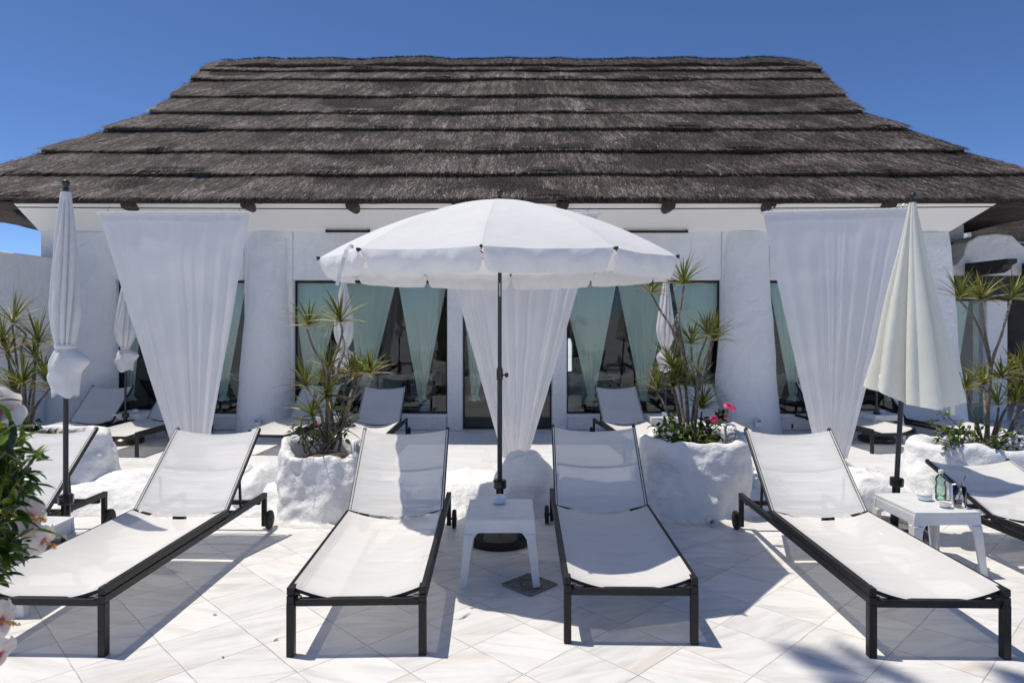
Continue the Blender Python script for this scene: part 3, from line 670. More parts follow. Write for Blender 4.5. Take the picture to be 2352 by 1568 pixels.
# ---------------------------------------------------------------- painted rocks
def rock_mesh(cx, cy, rx, ry, h, z0, rimw, seed, hollow=True, rimfn=None, lean=0):
    m = MB(); seg = 110
    prof = []
    if hollow:
        prof = [(1.20,0),(1.09,.02),(1.05,.05)]+[(1.04-.13*k/20, .05+(.90)*k/20) for k in range(1,21)]+[(.87,.985),(.82,1.0),(.76,.985),(.71,.93),(.69,.80),(.68,.7)]
    else:
        prof = [(1.14,0),(1.04,.03)]+[(math.cos(math.pi/2*k/14)**.6*(1-.0*k)+.0, .03+.97*math.sin(math.pi/2*k/14)**1.1) for k in range(1,15)]
    def fn(r, a, z):
        ca, sa = math.cos(a), math.sin(a)
        e = .78; x = rx*r*math.copysign(abs(ca)**e, ca); y = ry*r*math.copysign(abs(sa)**e, sa)
        rim = (rimfn(a) if rimfn else 0)+.11*fbm((ca*1.4+seed, sa*1.4, seed), 3)
        zz = h*z*(1+rim*z)
        k = min(1, z*7+.25)
        d = fbm((x*1.8+seed, y*1.8, zz*1.8), 3)*.13*k
        vd = noise.voronoi(Vector((x*2.6+seed, y*2.6, zz*2.2+.3*fbm((x*3,y*3,seed),2))))[0]
        rg = (vd[1]-vd[0])*.055*k+.02*k*abs(noise.noise(Vector((x*5+seed, y*5, zz*4))))
        d2 = fbm((x*8+seed, y*8, zz*8), 3)*.018
        q = 1+(d*.75-rg+d2+.02)/max(.25, math.hypot(x, y))
        return (x*q+lean*z, y*q, zz+d*.35*min(1,z*3))
    m.lathe([(r,z) for r,z in prof], seg, fn=fn, cap=not hollow)
    # densify by subdivision for ridges
    return m
def rock(label, cx, cy, rx, ry, h, z0, seed, hollow=True, rimfn=None, name='rock_planter'):
    t = thing(name, label, 'planter' if hollow else 'rock', (cx,cy,z0), group='white painted rocks between patio and terrace')
    if hollow:
        o = rock_mesh(0,0,rx,ry,h,0,0,seed,True,rimfn).obj('rock_wall', M['rock'], t, smooth=True)
        m = MB(); m.lathe([(rx*.84,h*.74),(.001,h*.80)], 40, fn=lambda r,a,z: (r*math.cos(a), r*math.sin(a)*ry/rx, z+.03*noise.noise(Vector((r*6*math.cos(a), r*6*math.sin(a), 1)))), cap=False); m.obj('soil', M['soil'], t, smooth=True)
    else:
        m = rock_mesh(0,0,rx,ry,h,0,0,seed,False,rimfn)
        t2 = m.obj(name, M['rock'], smooth=True); t2.location = (cx,cy,z0); tag(t2, label, 'rock', 'white painted rocks between patio and terrace'); bpy.data.objects.remove(t); t = t2; o = t2
    sm = o.modifiers.new('sub', 'SUBSURF'); sm.levels = 1; sm.render_levels = 1
    tx = bpy.data.textures.new('rocktex', 'CLOUDS'); tx.noise_scale = .16; tx.noise_depth = 3
    dm = o.modifiers.new('disp', 'DISPLACE'); dm.texture = tx; dm.strength = .014; dm.texture_coords = 'GLOBAL'
    return t
# left-centre planter: rim high at its left end, low in the middle front
rock('large white rock planter with the left dracaena, behind the second lounger', -1.60, 5.98, .46, .46, .555, 0, 2.2, True, lambda a: .12*max(0,math.cos(a-math.pi*.95))-.07*max(0,-math.sin(a)))
rock('large white rock planter with pink hibiscus and the right dracaena', 1.60, 6.05, .51, .46, .64, 0, 5.6, True, lambda a: .05*math.cos(a*1)+.06*max(0,math.sin(a)))
rock('white rock planter at the left, holding the far left dracaena', -4.60, 6.45, .85, .50, .62, 0, 9.1, True)
rock('broad white rock planter at the right edge with a leafy shrub', 4.45, 6.10, .95, .50, .56, 0, 12.4, True)
rock('pointed white rock behind the centre parasol pole', .13, 6.08, .27, .38, .47, -.02, 15.3, False, name='rock')
rock('small rounded white rock beside the left planter, behind the first lounger', -2.32, 6.12, .27, .36, .35, -.02, 18.8, False, name='rock')
rock('low rounded white rock beside the ivory parasol pole', 3.15, 6.10, .42, .36, .34, -.02, 21.7, False, name='rock')
rock('white rock between the right planter and the fourth lounger', 2.22, 6.25, .22, .34, .30, -.02, 23.7, False, name='rock')
def ledge(label, x0, x1, h, seed):
    m = MB()
    def fn(u, t):
        x = x0+(x1-x0)*u; n1 = fbm((x*1.3+seed, 0, 0), 3); hh = h*(1+.25*n1)
        yy = 5.66+1.15*t+.05*fbm((x*2, seed, 1), 2)
        s = min(1, t/.30); s = s*s*(3-2*s)
        bk = 1 if t < .7 else 1-(t-.7)/.3
        z = hh*s-.02 if t < .7 else (hh+.3)*bk-.3
        z += fbm((x*3.2+seed, yy*3.2, 0), 4)*.045*min(1, t*6)
        return (x, yy, z)
    m.grid(fn, int((x1-x0)*40), 44); o = m.obj('rock_ledge', M['rock'], smooth=True, fix=False)
    tag(o, label, 'rock', 'white painted rocks between patio and terrace'); return o
ledge('low white rock ledge between the left planter and the first lounger', -3.95, -1.95, .235, 1)
ledge('low white rock ledge between the second lounger and the centre rock', -1.25, .05, .225, 4)
ledge('low white rock ledge behind the third lounger', .25, 1.2, .22, 7)
ledge('low white rock ledge behind the fourth lounger', 2.0, 3.75, .21, 11)
ledge('low white rock ledge at the far left edge of the patio', -9, -5.2, .24, 15)
ledge('low white rock ledge at the far right edge of the patio', 5.2, 9, .24, 19)
m = MB(); D = 5.50; c = P(1632,1197,D)
m.lathe([(.030,-.10),(.030,.05),(.022,.05),(.022,-.08)], 18, fn=lambda r,a,z: (r*math.cos(a), -z, r*math.sin(a)), cap=False)
m.v = [(x+c.x, y+c.y, z+.035) for x,y,z in m.v]; tag(m.obj('drain_pipe', M['plastic'], smooth=True), 'short white drain pipe stub at the foot of the right planter', 'pipe')
# ---------------------------------------------------------------- sun loungers
def lounger(ang=40, seed=0.):
    t = thing('sun_lounger', 'x', 'sun lounger', group='white sling sun loungers with dark frames')
    LN = 2.03; HY = 1.34; W = .325
    ftz, rz_ = .305, .272
    for s in (-1,1):
        m = MB(); m.bar((s*W,-.02,.282),(s*W,LN+.018,.262),.036,.040); m.obj('side_rail', M['metal'], t, bevel=.003)
        m = MB(); m.bar((s*W,-.02,.324),(s*W,HY+.03,.318),.034,.036); m.obj('sling_rail', M['metal'], t, bevel=.003)
        m = MB(); m.bar((s*W,0,0),(s*W,0,.263),.038,.042,(0,1,0)); m.obj('leg', M['metal'], t, bevel=.003)
        m = MB(); m.bar((s*W,LN,.02),(s*W,LN,.243),.034,.036,(0,1,0)); m.obj('leg', M['metal'], t, bevel=.003)
        m = MB(); m.lathe([(.02,-.016),(.064,-.016),(.072,-.010),(.072,.010),(.064,.016),(.02,.016)], 28, fn=lambda r,a,z: (z, r*math.cos(a), r*math.sin(a)))
        m.v = [(x+s*(W+.042), y+LN, z+.072) for x,y,z in m.v]; wh = m.obj('wheel', M['rubber'], t, smooth=True, sharp=40)
        m = MB(); m.tube([(s*(W),LN,.072),(s*(W+.064),LN,.072)], .010, 8); m.obj('axle', M['metal'], wh)
        m = MB(); m.tube([(s*(W-.045),.012,.272),(s*(W-.019),.012,.272)], .021, 10); m.obj('corner_joint', M['metal'], t)
    m = MB(); m.bar((-W+.02,.01,.262),(W-.02,.01,.262),.034,.036); m.obj('foot_crossbar', M['metal'], t, bevel=.003)
    m = MB(); m.bar((-W+.02,LN-.03,.215),(W-.02,LN-.03,.215),.03,.034); m.obj('head_crossbar', M['metal'], t, bevel=.003)
    m = MB(); m.bar((-W+.02,HY+.32,.235),(W-.02,HY+.32,.235),.022,.022); m.obj('support_bar', M['metal'], t)
    wi = W-.007
    def sag(u, d): return d*(1-(2*u-1)**2)
    # curved tube under the foot edge and at the hinge
    m = MB(); m.tube([(-wi+2*wi*k/16, .02, (.322-sag(k/16,.068))) for k in range(17)], .010, 8); m.obj('foot_bar', M['metal'], t, smooth=True)
    m = MB()
    def seat(u, v):
        y = .012+(HY-.03)*v; d = .064+.008*math.sin(v*3.1)+.004*math.sin(v*9+seed)
        wr = (.004*noise.noise(Vector((u*2+seed, v*14, seed)))+.0025*noise.noise(Vector((u*3, v*30, seed))))*4*u*(1-u)
        e = .012*(1-min(1, v/.02)) 
        return (-wi+2*wi*u, y, .3455-.0045*v-sag(u,d)*(1-.0*v)+wr-e)
    m.grid(seat, 36, 90); m.obj('seat_sling', M['sling'], t, smooth=True, fix=False)
    # backrest
    a = R(ang); ca, sa = math.cos(a), math.sin(a); BL = .76; hz = .318; hy = HY+.02
    def bk(x, l, off=0): return Vector((x, hy+l*ca+off*sa*-1*-1, hz+l*sa-off*ca))
    for s in (-1,1):
        m = MB(); m.bar(bk(s*(W-.004),-.02), bk(s*(W-.004),BL), .024, .030, (0,-sa,ca)); m.obj('back_rail', M['metal'], t, bevel=.003)
        m = MB(); m.tube([(s*(W-.03),HY+.01,.31),(s*(W+.0),HY+.01,.31)], .017, 10); m.obj('hinge', M['metal'], t)
        p0 = bk(s*(W-.028), .33, .03); m = MB(); m.bar(p0, (s*(W-.028), min(LN-.1, HY+.32), .235), .014, .018); m.obj('strut', M['metal'], t)
    wb = W-.018
    wf = W-.0005
    for l, dd in ((.07,.045),(.40,.048),(BL-.035,.045)):
        m = MB(); m.tube([bk((-wb+2*wb*k/16)*.975, l, sag(k/16,dd)+.016) for k in range(17)], .009, 8); m.obj('back_bar', M['metal'], t, smooth=True)
    m = MB()
    def back(u, v):
        l = .012+(BL-.04)*v; d = .042+.008*math.sin(v*3)
        wr = (.004*noise.noise(Vector((u*2+seed+9, v*9, seed)))+.002*noise.noise(Vector((u*3, v*20, seed+3))))*4*u*(1-u)
        ed = (.012 if v > .5 else .030)*(4*u*(1-u))*abs(2*v-1)**4
        return bk(-wf+2*wf*u, l-ed, sag(u,d)+wr-.0175)
    m.grid(back, 30, 60); m.obj('back_sling', M['sling'], t, smooth=True, fix=False)
    return t
LA = lounger(40, 1.0); LB = lounger(18, 4.0)
near = [(-2.35,3.395,-1.7,'partly cut by the flowering bush'),
        (-.77,3.393,1.6,'backrest half shaded, left of the centre table'),
        (.611,3.515,-1.1,'mostly shaded, right of the centre table'),
        (2.10,3.365,-1.1,'fully sunlit, left of the drinks table'),
        (-3.58,3.42,0.,'at the left edge behind the bush')]
rx = lambda d: R(d)
def place(src, first, x, y, a, z, lab):
    if first: src.location = (x,y,z); src.rotation_euler = (0,0,R(a)); src['label'] = lab; return src
    return dup(src, (x,y,z), R(a), lab)
for i,(x,y,a,lab) in enumerate(near): place(LA, i == 0, x, y, a, 0, 'front row white sling lounger, '+lab)
place(LB, True, 3.62, 3.27, 1.5, 0, 'white sling lounger with low reclined backrest, behind the table with drinks')
far = [(-6.42,9.05,0,'far left of the terrace row, by the first closed parasol'),(-5.44,9.32,-2,'terrace row, foot end showing left of the left drape'),
       (-3.32,9.45,-5,'terrace row, behind the left dracaena'),(-2.02,8.95,0,'terrace row, between the left dracaena and the centre drape'),
       (1.80,8.98,4.5,'terrace row, just right of the centre drape'),(3.0,9.4,0,'terrace row, behind the right dracaena'),
       (5.36,9.6,8,'terrace row, foot showing between right drape and ivory parasol'),(6.62,9.3,7,'far right of the terrace row, behind the ivory parasol')]
for i,(x,y,a,lab) in enumerate(far): dup(LA, (x,y,ZT), R(a), 'white sling lounger, '+lab)
# ---------------------------------------------------------------- small plastic tables
def table():
    t = thing('side_table', 'x', 'side table', group='small white plastic tables')
    a = .215; H = .42
    m = MB(); n = 17
    def top(u, v):
        x = -a+2*a*u; y = -.235+.47*v; b = .012*(1-(2*u-1)**2)
        return (x, y+(b if v > .5 else -b)*abs(2*v-1), H)
    # slab with grooves: rows of narrow slats joined at the rim
    m.poly([tuple(Vector(top(u/12, 0))) for u in range(13)]+[tuple(Vector(top(1-u/12, 1))) for u in range(13)], (0,0,-.022))
    for k in range(7):
        x = -.13+.26*k/6; m.box(x-.0195, x+.0195, -.195, .195, H, H+.0012)
    m.obj('tabletop', M['plastic'], t, bevel=.002)
    m = MB()
    for sgn in (-1, 1):
        # front and back aprons with rounded lower corners
        x1 = .157; pts = [(-a-.003,0,H-.020),(-a-.010,0,H-.095),(-x1-.006,0,H-.125)]
        pts += [(-x1+.030*(1-math.cos(k*math.pi/8)), 0, H-.125+.040*math.sin(k*math.pi/8)) for k in range(1,5)]
        full = pts+[(-p[0],0,p[2]) for p in reversed(pts)]
        m.poly([(x,sgn*.232,z) for x,_,z in full], (0,-sgn*.022,0))
        y1 = .172; pts = [(0,-.208,H-.022),(0,-.208,H-.095),(0,-y1-.006,H-.125)]+[(0,-y1+.03*(1-math.cos(k*math.pi/8)),H-.125+.040*math.sin(k*math.pi/8)) for k in range(1,5)]
        full = pts+[(0,-p[1],p[2]) for p in reversed(pts)]
        m.poly([(sgn*(a+.002),y,z) for _,y,z in full], (-sgn*.022,0,0))
    m.obj('apron', M['plastic'], t, bevel=.004)
    for sx in (-1,1):
        for sy in (-1,1):
            m = MB(); zt_ = H-.093
            def ring(z, w, ox, oy):
                cx, cy = sx*ox, sy*oy
                return [(cx,cy,z),(cx-sx*w,cy,z),(cx-sx*w,cy-sy*.018,z),(cx-sx*.018,cy-sy*.018,z),(cx-sx*.018,cy-sy*w,z),(cx,cy-sy*w,z)]
            A = ring(zt_, .062, a+.0095, .2385); B = ring(0, .043, a+.034, .258)
            vs = A+B; fs = [tuple(range(6)), tuple(range(11,5,-1))]+[(i,6+i,6+(i+1)%6,(i+1)%6) for i in range(6)]
            m.add(vs, fs); m.obj('leg', M['plastic'], t, bevel=.003)
    return t
TB = table()
tp = [(-.075,4.47,0,0,'on the patio in front of the centre parasol base'),(-2.97,4.06,0,0,'on the patio between the two left loungers, behind the bush'),(2.80,4.63,2,0,'on the patio at the right, carrying a bottle, can and glass'),
      (-5.93,10.72,0,ZT,'on the far left of the terrace, by the first closed parasol'),(-2.72,10.45,0,ZT,'on the terrace behind the left dracaena'),(2.28,10.35,0,ZT,'on the terrace behind the right dracaena'),(5.72,10.6,4,ZT,'on the terrace at the right, seen beside the ivory parasol pole')]
for i,(x,y,a,z,lab) in enumerate(tp): place(TB, i == 0, x, y, a, z, 'small white plastic table '+lab)
# ashtrays
def ashtray():
    t = thing('ashtray', 'x', 'ashtray', group='white lidded ashtrays')
    m = MB(); m.lathe([(.030,0),(.042,.006),(.047,.022),(.044,.036),(.040,.038)], 28); m.obj('dish', M['ceramic'], t, smooth=True, sharp=40)
    m = MB(); m.lathe([(.048,.038),(.048,.042),(.040,.052),(.026,.056),(.016,.054),(.012,.040)], 28, cap=False); m.obj('lid', M['ceramic'], t, smooth=True)
    m = MB(); m.lathe([(.0125,.044),(.001,.044)], 16, cap=False); m.obj('hole_shade_disc', M['hole_shade'], t)  # flat dark disc, paints the shade of the lid opening
    return t
AT = ashtray()
ap = [(-.085,4.60,.4225,'on the centre table by the parasol pole'),(P(2136,1147,4.62).x,4.68,.4225,'on the right table, left of the green bottle'),(-5.86,10.62,ZT+.4225,'on the far left terrace table'),(2.30,10.3,ZT+.4225,'on the terrace table behind the right dracaena'),(5.72,10.55,ZT+.4225,'on the terrace table near the ivory parasol'),(-2.72,10.4,ZT+.4225,'on the terrace table behind the left dracaena')]
for i,(x,y,z,lab) in enumerate(ap): place(AT, i == 0, x, y, 0, z, 'white round lidded ashtray '+lab)
# drinks on the right table
zt_ = .4225
t = thing('water_bottle', 'translucent green plastic bottle with white cap on the right table', 'bottle', (X(2165,4.66),4.68,zt_))
m = MB(); m.lathe([(.030,0),(.034,.008),(.034,.03),(.032,.035),(.034,.04),(.034,.095),(.030,.108),(.026,.115),(.033,.128),(.034,.142),(.028,.16),(.014,.176),(.013,.19)], 28, cap=False); m.obj('bottle_body', M['bottle'], t, smooth=True)
m = MB(); m.lathe([(.015,.183),(.015,.205),(.012,.207)], 20); m.obj('cap', M['plastic'], t)
m = MB(); m.lathe([(.0346,.048),(.0346,.09)], 28, cap=False); m.obj('bottle_label', M['clear'], t, smooth=True)
m = MB(); m.lathe([(.028,.004),(.030,.03),(.001,.031)], 24, cap=False); m.obj('water', M['bottle'], t, smooth=True)
t = thing('drink_can', 'slim silver and blue drink can behind the tumbler on the right table', 'can', (X(2191,4.6),4.60,zt_))
m = MB(); m.lathe([(.020,0),(.026,.006),(.026,.122),(.022,.130),(.021,.131),(.018,.127)], 28); m.obj('can_body', M['silver'], t, smooth=True, sharp=40)
m = MB()
m.grid(lambda u,v: (.0264*math.cos(-1.9+1.5*u), .0264*math.sin(-1.9+1.5*u), (.062 if (u < .5) else .070)+.05*v), 16, 2); m.obj('can_panel', M['blue'], t, smooth=True, fix=False)
t = thing('tumbler', 'tall clear glass with a straw and a red berry drink on the right table', 'glass', (X(2211,4.47),4.50,zt_))
m = MB(); m.lathe([(.033,0),(.036,.006),(.037,.06),(.039,.135),(.0375,.135),(.035,.06),(.033,.012),(.001,.012)], 28, cap=False, fn=lambda r,a,z: (r*math.cos(a)*(1+.012*math.sin(a*6+z*60)), r*math.sin(a)*(1+.012*math.sin(a*6+z*60)), z)); m.obj('glass_body', M['clear'], t, smooth=True)
m = MB()
for k in range(26):
    a = random.random()*6.28; rr = random.random()*.026; s_ = .006+random.random()*.004
    c = (rr*math.cos(a), rr*math.sin(a), .018+random.random()*.03); m.lathe([(s_*.3,-s_),(s_,-.3*s_),(s_,.3*s_),(s_*.3,s_)], 7, c)
m.obj('fruit', M['drink'], t, smooth=True)
m = MB(); m.tube([(-.012,0,.03),(.018,-.0,.135),(.012,.0,.165),(.024,0,.172),(.040,.0,.205)], .0028, 6); m.obj('straw', M['black'], t)
t = thing('snack_bowl', 'small white bowl in front of the ashtray on the right table', 'bowl', (X(2166,4.52),4.50,zt_))
m = MB(); m.lathe([(.020,0),(.022,.004),(.036,.018),(.043,.034),(.041,.034),(.034,.020),(.001,.012)], 28, cap=False); m.obj('bowl_body', M['ceramic'], t, smooth=True)
m = MB(); m.lathe([(.037,.027),(.001,.029)], 20, cap=False); m.obj('dip', M['terracotta'], t)
# ---------------------------------------------------------------- floor drain
c = P(1216, 1344, 4.27); t = thing('floor_drain', 'square rusty drain cover set diagonally in the marble by the centre table leg', 'drain cover', (c.x, c.y, .003), R(45))
h = .122
m = MB(); m.box(-h,h,-h,h,-.002,.003)
for s in (-1,1): m.box(-h,h,s*h-.006,s*h+.006,.003,.007); m.box(s*h-.006,s*h+.006,-h+.006,h-.006,.003,.007); m.box(-h*.8,h*.8,s*h*.8-.003,s*h*.8+.003,.003,.006); m.box(s*h*.8-.003,s*h*.8+.003,-h*.8+.003,h*.8-.003,.003,.006)
m.obj('frame', M['rust'], t)
m = MB(); m.lathe([(.084,.003),(.086,.009),(.078,.009),(.076,.0045),(.001,.0045)], 40, cap=False); gr = m.obj('grate', M['rust'], t, smooth=True, sharp=40)
m = MB()
for n_, r0, ln in ((18,.050,.020),(7,.020,.014)):
    for k in range(n_):
        a = 2*math.pi*k/n_; ca, sa = math.cos(a), math.sin(a)
        m.add([(((r0+ln*math.cos(q)*.6+ln*.2)*ca-ln*.22*math.sin(q)*sa), ((r0+ln*math.cos(q)*.6+ln*.2)*sa+ln*.22*math.sin(q)*ca), .0058) for q in [2*math.pi*i/12 for i in range(12)]], [tuple(range(12))])
m.obj('slot_shade_discs', M['hole_shade'], gr)  # flat dark ovals on the grate, shade of the openings as colour
# ---------------------------------------------------------------- parasols
def finial(m, z, s=1.0):
    m.lathe([(.022*s,z),(.026*s,z+.006),(.026*s,z+.03*s),(.020*s,z+.045*s),(.024*s,z+.055*s),(.034*s,z+.07*s),(.037*s,z+.088*s),(.032*s,z+.106*s),(.018*s,z+.118*s),(.001,z+.121*s)], 22)
def base_parts(t, rad=.26):
    m = MB(); m.lathe([(rad*.97,0),(rad,.012),(rad,.065),(rad*.96,.075),(rad*.78,.11),(rad*.70,.115),(.10,.10),(.06,.10)], 40); m.obj('base', M['black'], t, smooth=True, sharp=35)
    m = MB(); m.tube([(0,0,.09),(0,0,.40)], .029, 16); st_ = m.obj('stem', M['black'], t, smooth=True, sharp=40)
    m = MB(); m.lathe([(.030,.385),(.046,.39),(.050,.40),(.050,.445),(.044,.455),(.026,.458)], 10); m.obj('collar', M['black'], st_)
# open one
UO = Vector((-.092,5.13,0)); t = thing('open_parasol', 'large open white parasol with scalloped valance over the centre table', 'parasol', UO, group='parasols')
base_parts(t)
m = MB(); m.tube([(0,0,.10),(0,0,1.30)], .0185, 16); m.obj('lower_pole', M['pole'], t, smooth=True, sharp=40)
m = MB(); m.tube([(0,0,1.18),(0,0,2.5)], .0150, 16); m.obj('upper_pole', M['pole'], t, smooth=True, sharp=40)
m = MB(); m.box(-.005,.005,-.0162,-.0145,1.83,1.93); m.obj('pole_label', M['steel'], t)
m = MB(); m.lathe([(.0185,1.20),(.024,1.205),(.024,1.285),(.0185,1.29)], 16); sl_ = m.obj('height_clamp', M['black'], t)
m = MB(); m.tube([(.02,0,1.24),(.045,0,1.24)], .006, 8); m.lathe([(.008,-.018),(.014,-.012),(.014,.012),(.008,.018)], 10, (.052,0,1.24)); m.obj('clamp_knob', M['black'], sl_)
RR = 1.30; NP = 10; PH0 = R(-93.5); ZTOP = 2.56; ZRIM = 2.075
tilt = lambda ang: .035*(-math.cos(ang))*0.0+.02*abs(math.cos(ang))
def ribpt(k, q):
    a = PH0+k*2*math.pi/NP; r = RR*q
    return Vector((r*math.cos(a), r*math.sin(a), ZTOP-(ZTOP-ZRIM-tilt(a))*(.36*q+.64*q**2.1)))
def canopy(u, t_, pan):
    q = t_; A = ribpt(pan, q); B = ribpt(pan+1, q); p = A.lerp(B, u); s = 4*u*(1-u)
    p.z -= .012*s*q; wr = .004*noise.noise(Vector((u*4+pan*3, q*4, 0)))*s
    p.z += wr
    if q > .97: p.z += 0
    return tuple(p)
cn = None
for pan in range(NP):
    m = MB(); m.grid(lambda u,v: canopy(u, .015+.985*v, pan), 14, 26); o = m.obj('canopy_panel', M['parasol'], t, smooth=True, fix=False)
    m = MB()
    A = ribpt(pan, 1); B = ribpt(pan+1, 1); out = ((A+B)/2); out.z = 0; out.normalize()
    def val(u, v, pan=pan):
        uu = .015+.97*u
        p = Vector(canopy(uu, 1, pan)); d0 = min(uu, 1-uu)*(B-A).length
        dep = .142*min(1, (1-max(0, 1-d0/.065)**2.4)) ; dep = max(.012, dep)
        w_ = .014*math.sin(uu*19+pan*2)+.007*math.sin(uu*47+pan*5+v*2)+.016*noise.noise(Vector((uu*5+pan*7, v*1.5, 1)))
        p += out*(w_*v-.035*v*v+.014*math.sin(v*3.1)); p.z -= dep*v*(1+.05*noise.noise(Vector((uu*3,pan,0)))); 
        return tuple(p)
    m.grid(val, 44, 10); vo = m.obj('valance', M['parasol'], o, smooth=True, fix=False)
for k in range(NP):
    m = MB(); m.tube([ribpt(k, q)-Vector((0,0,.008)) for q in (.03,.2,.4,.6,.8,.9,.985,1.015)], .0042, 6); rb = m.obj('rib', M['pole'], t)
    e = ribpt(k, 1.0); m = MB(); m.tube([e-e.normalized()*0+Vector((0,0,-.004)), e+Vector((e.x,e.y,0)).normalized()*.025+Vector((0,0,-.004))], .0095, 8); m.obj('rib_tip', M['black'], rb)
    mid = ribpt(k, .52)-Vector((0,0,.012)); m = MB(); m.tube([mid, (0.02*math.cos(PH0+k*.628),.02*math.sin(PH0+k*.628),2.06)], .004, 6); m.obj('strut', M['pole'], rb)
m = MB(); m.lathe([(.016,2.03),(.032,2.035),(.032,2.09),(.016,2.10)], 16); m.obj('runner', M['black'], t)
m = MB(); finial(m, ZTOP-.01, .68); m.obj('finial', M['pole'], t, smooth=True, sharp=50)
m = MB(); q0 = Vector(canopy(.35, .86, NP-4 if False else 8)); 
# strap hanging over the left of the canopy
a_ = P(805,568,4.1)-UO; pts = [P(812,567,4.05)-UO, P(803,566,4.02)-UO, P(796,575,3.98)-UO, P(790,592,3.96)-UO, P(785,612,3.96)-UO, P(780,632,3.97)-UO, P(774,655,3.97)-UO]
for i in range(len(pts)-1): m.bar(pts[i], pts[i+1], .022, .002, (0,-1,0))
m.obj('strap', M['parasol'], t)
# closed parasols with a waist tie and a flared skirt of cloth
def closed(loc, H, zt0, ztie, zbot, rmax, label, name='closed_parasol', pole_r=.017, seed=0., nf=8, lean=(0,0), skirt=.16, far=False, loose=False):
    t = thing(name, label, 'parasol', loc, group='parasols')
    base_parts(t, .26)
    m = MB(); m.tube([(0,0,.1),(0,0,H)], pole_r, 14); m.obj('pole', M['pole'], t, smooth=True, sharp=40)
    if not far or True:
        m = MB(); finial(m, H-.03, .70); m.obj('finial', M['pole'], t, smooth=True, sharp=50)
    m = MB()
    def fn(u, v):
        a = 2*math.pi*u
        if v <= .72:
            q = v/.72; z = zt0+(ztie-zt0)*q
            r = .030+(rmax-.030)*math.sin(min(1, q*1.15)*math.pi/2)**.9 if q < .72 else rmax-(rmax-.064)*((q-.72)/.28)**2.0
            tw = q*3.4
        else:
            q = (v-.72)/.28; z = ztie+(zbot-ztie)*q
            r = .050+(skirt*.60-.050)*math.sin(min(1,q*3)*math.pi/2)-.012*q
            sp = 0
            for a1,q1,w1,h1 in ((.05,.34,.42,.45),(3.0,.62,.40,.42),(4.4,.5,.5,.22),(1.5,.45,.5,.3)): sp += h1*math.exp(-(((a-a1+math.pi)%(2*math.pi)-math.pi)/w1)**2)*math.exp(-((q-q1)/.20)**2)
            z += .02*math.sin(3*a+seed)*q; tw = 3.4
        d = abs(math.sin(a*nf/2+tw+seed+.7*math.sin(a*2+seed*2)+1.3*noise.noise(Vector((math.cos(a)*1.2, math.sin(a)*1.2+seed, z*1.1))))); f = 1-.42*(1-d)**1.8*(1 if v > .03 else 0)+.12*noise.noise(Vector((math.cos(a+tw*.4)*1.6+seed, math.sin(a+tw*.4)*1.6, z*2.2)))+.02*math.sin(a*17+tw*5)*(1-d)
        if v > .72: f = 1+sp*1.5+.12*noise.noise(Vector((math.cos(a)*2.5+seed, math.sin(a)*2.5, z*6)))+.05*math.sin(a*11+q*2)*(1-q)+.025*math.sin(z*170+2*math.sin(a))*max(0,q-.45); f = f if q > .15 else 1+(f-1)*q/.15
        return (r*f*math.cos(a), r*f*math.sin(a)*.9, z)
    m.grid(fn, 120, 110)
    cl = m.obj('canopy', M['cover'], t, smooth=True, fix=False)
    m = MB(); m.lathe([(.066,ztie-.014),(.070,ztie),(.066,ztie+.014)], 30, cap=False); m.obj('tie_strap', M['parasol'], cl)
    return t
closed((X(151,4.70),4.70,0), 2.565, 2.535, Z(795,4.7), Z(906,4.7), .098, 'closed white parasol tied at the waist, tall at the left behind the bush', seed=1.1, skirt=.158)
bf = [(-5.86,10.35,'on the far terrace, left of the left drape'),(X(784,10.2),10.35,'on the far terrace behind the left dracaena'),(X(1534,10.2),10.35,'on the far terrace behind the right dracaena'),(X(2038,10.2),10.5,'on the far terrace behind the ivory parasol')]
b0 = None
for i,(x,y,lab) in enumerate(bf):
    lab = 'closed white parasol with gathered hem '+lab
    if i == 0: b0 = closed((x,y,ZT), 2.52, 2.47, 1.15 if False else Z(799,10.35)-ZT, Z(851,10.35)-ZT, .155, lab, seed=3.3, skirt=.20)
    else: dup(b0, (x,y,ZT), .9*i, lab)
# loose ivory parasol, leaning
t = thing('loose_closed_parasol', 'folded ivory parasol hanging loose and leaning slightly at the right', 'parasol', (X(2052,5.2),5.2,0), group='parasols')
t.rotation_euler = (0, R(3.3), 0)
base_parts(t, .25)
m = MB(); m.tube([(0,0,.1),(0,0,2.55)], .0185, 14); m.obj('pole', M['pole'], t, smooth=True, sharp=40)
m = MB(); finial(m, 2.545, .68); m.obj('finial', M['pole'], t, smooth=True, sharp=50)
m = MB()
def fn(u, v):
    a = 2*math.pi*u; z = 2.55+(1.075-2.55)*v; r = .026+.335*v**1.05
    ph = a*3+.9+.7*math.sin(a+.6)+.5*math.sin(2*a); fo = abs(math.sin(ph)); fo = .75*fo+.25*abs(math.sin(ph*2.0+.8)); am = .68*min(1, v*.8+.55)
    f = 1-am*(1-fo)**1.3+.10*noise.noise(Vector((math.cos(a)*2, math.sin(a)*2, z*1.5)))
    ya = .8
    if v > .93: z += .03*noise.noise(Vector((a*2,5,1)))
    z -= .05*(1-fo)*v**4+.05*math.sin(a)*-1*v**4-.0; z += .06*abs(math.cos(a))**2*v**4
    return (r*f*math.cos(a)+.10*v**1.3, r*f*math.sin(a)*ya, z)
m.grid(fn, 240, 90); cl = m.obj('canopy', M['ivory'], t, smooth=True, fix=False)
m = MB(); m.bar((.36,-.05,1.14),(.365,-.05,.96),.032,.002,(0,-1,0)); m.obj('tie_strap', M['ivory'], cl)
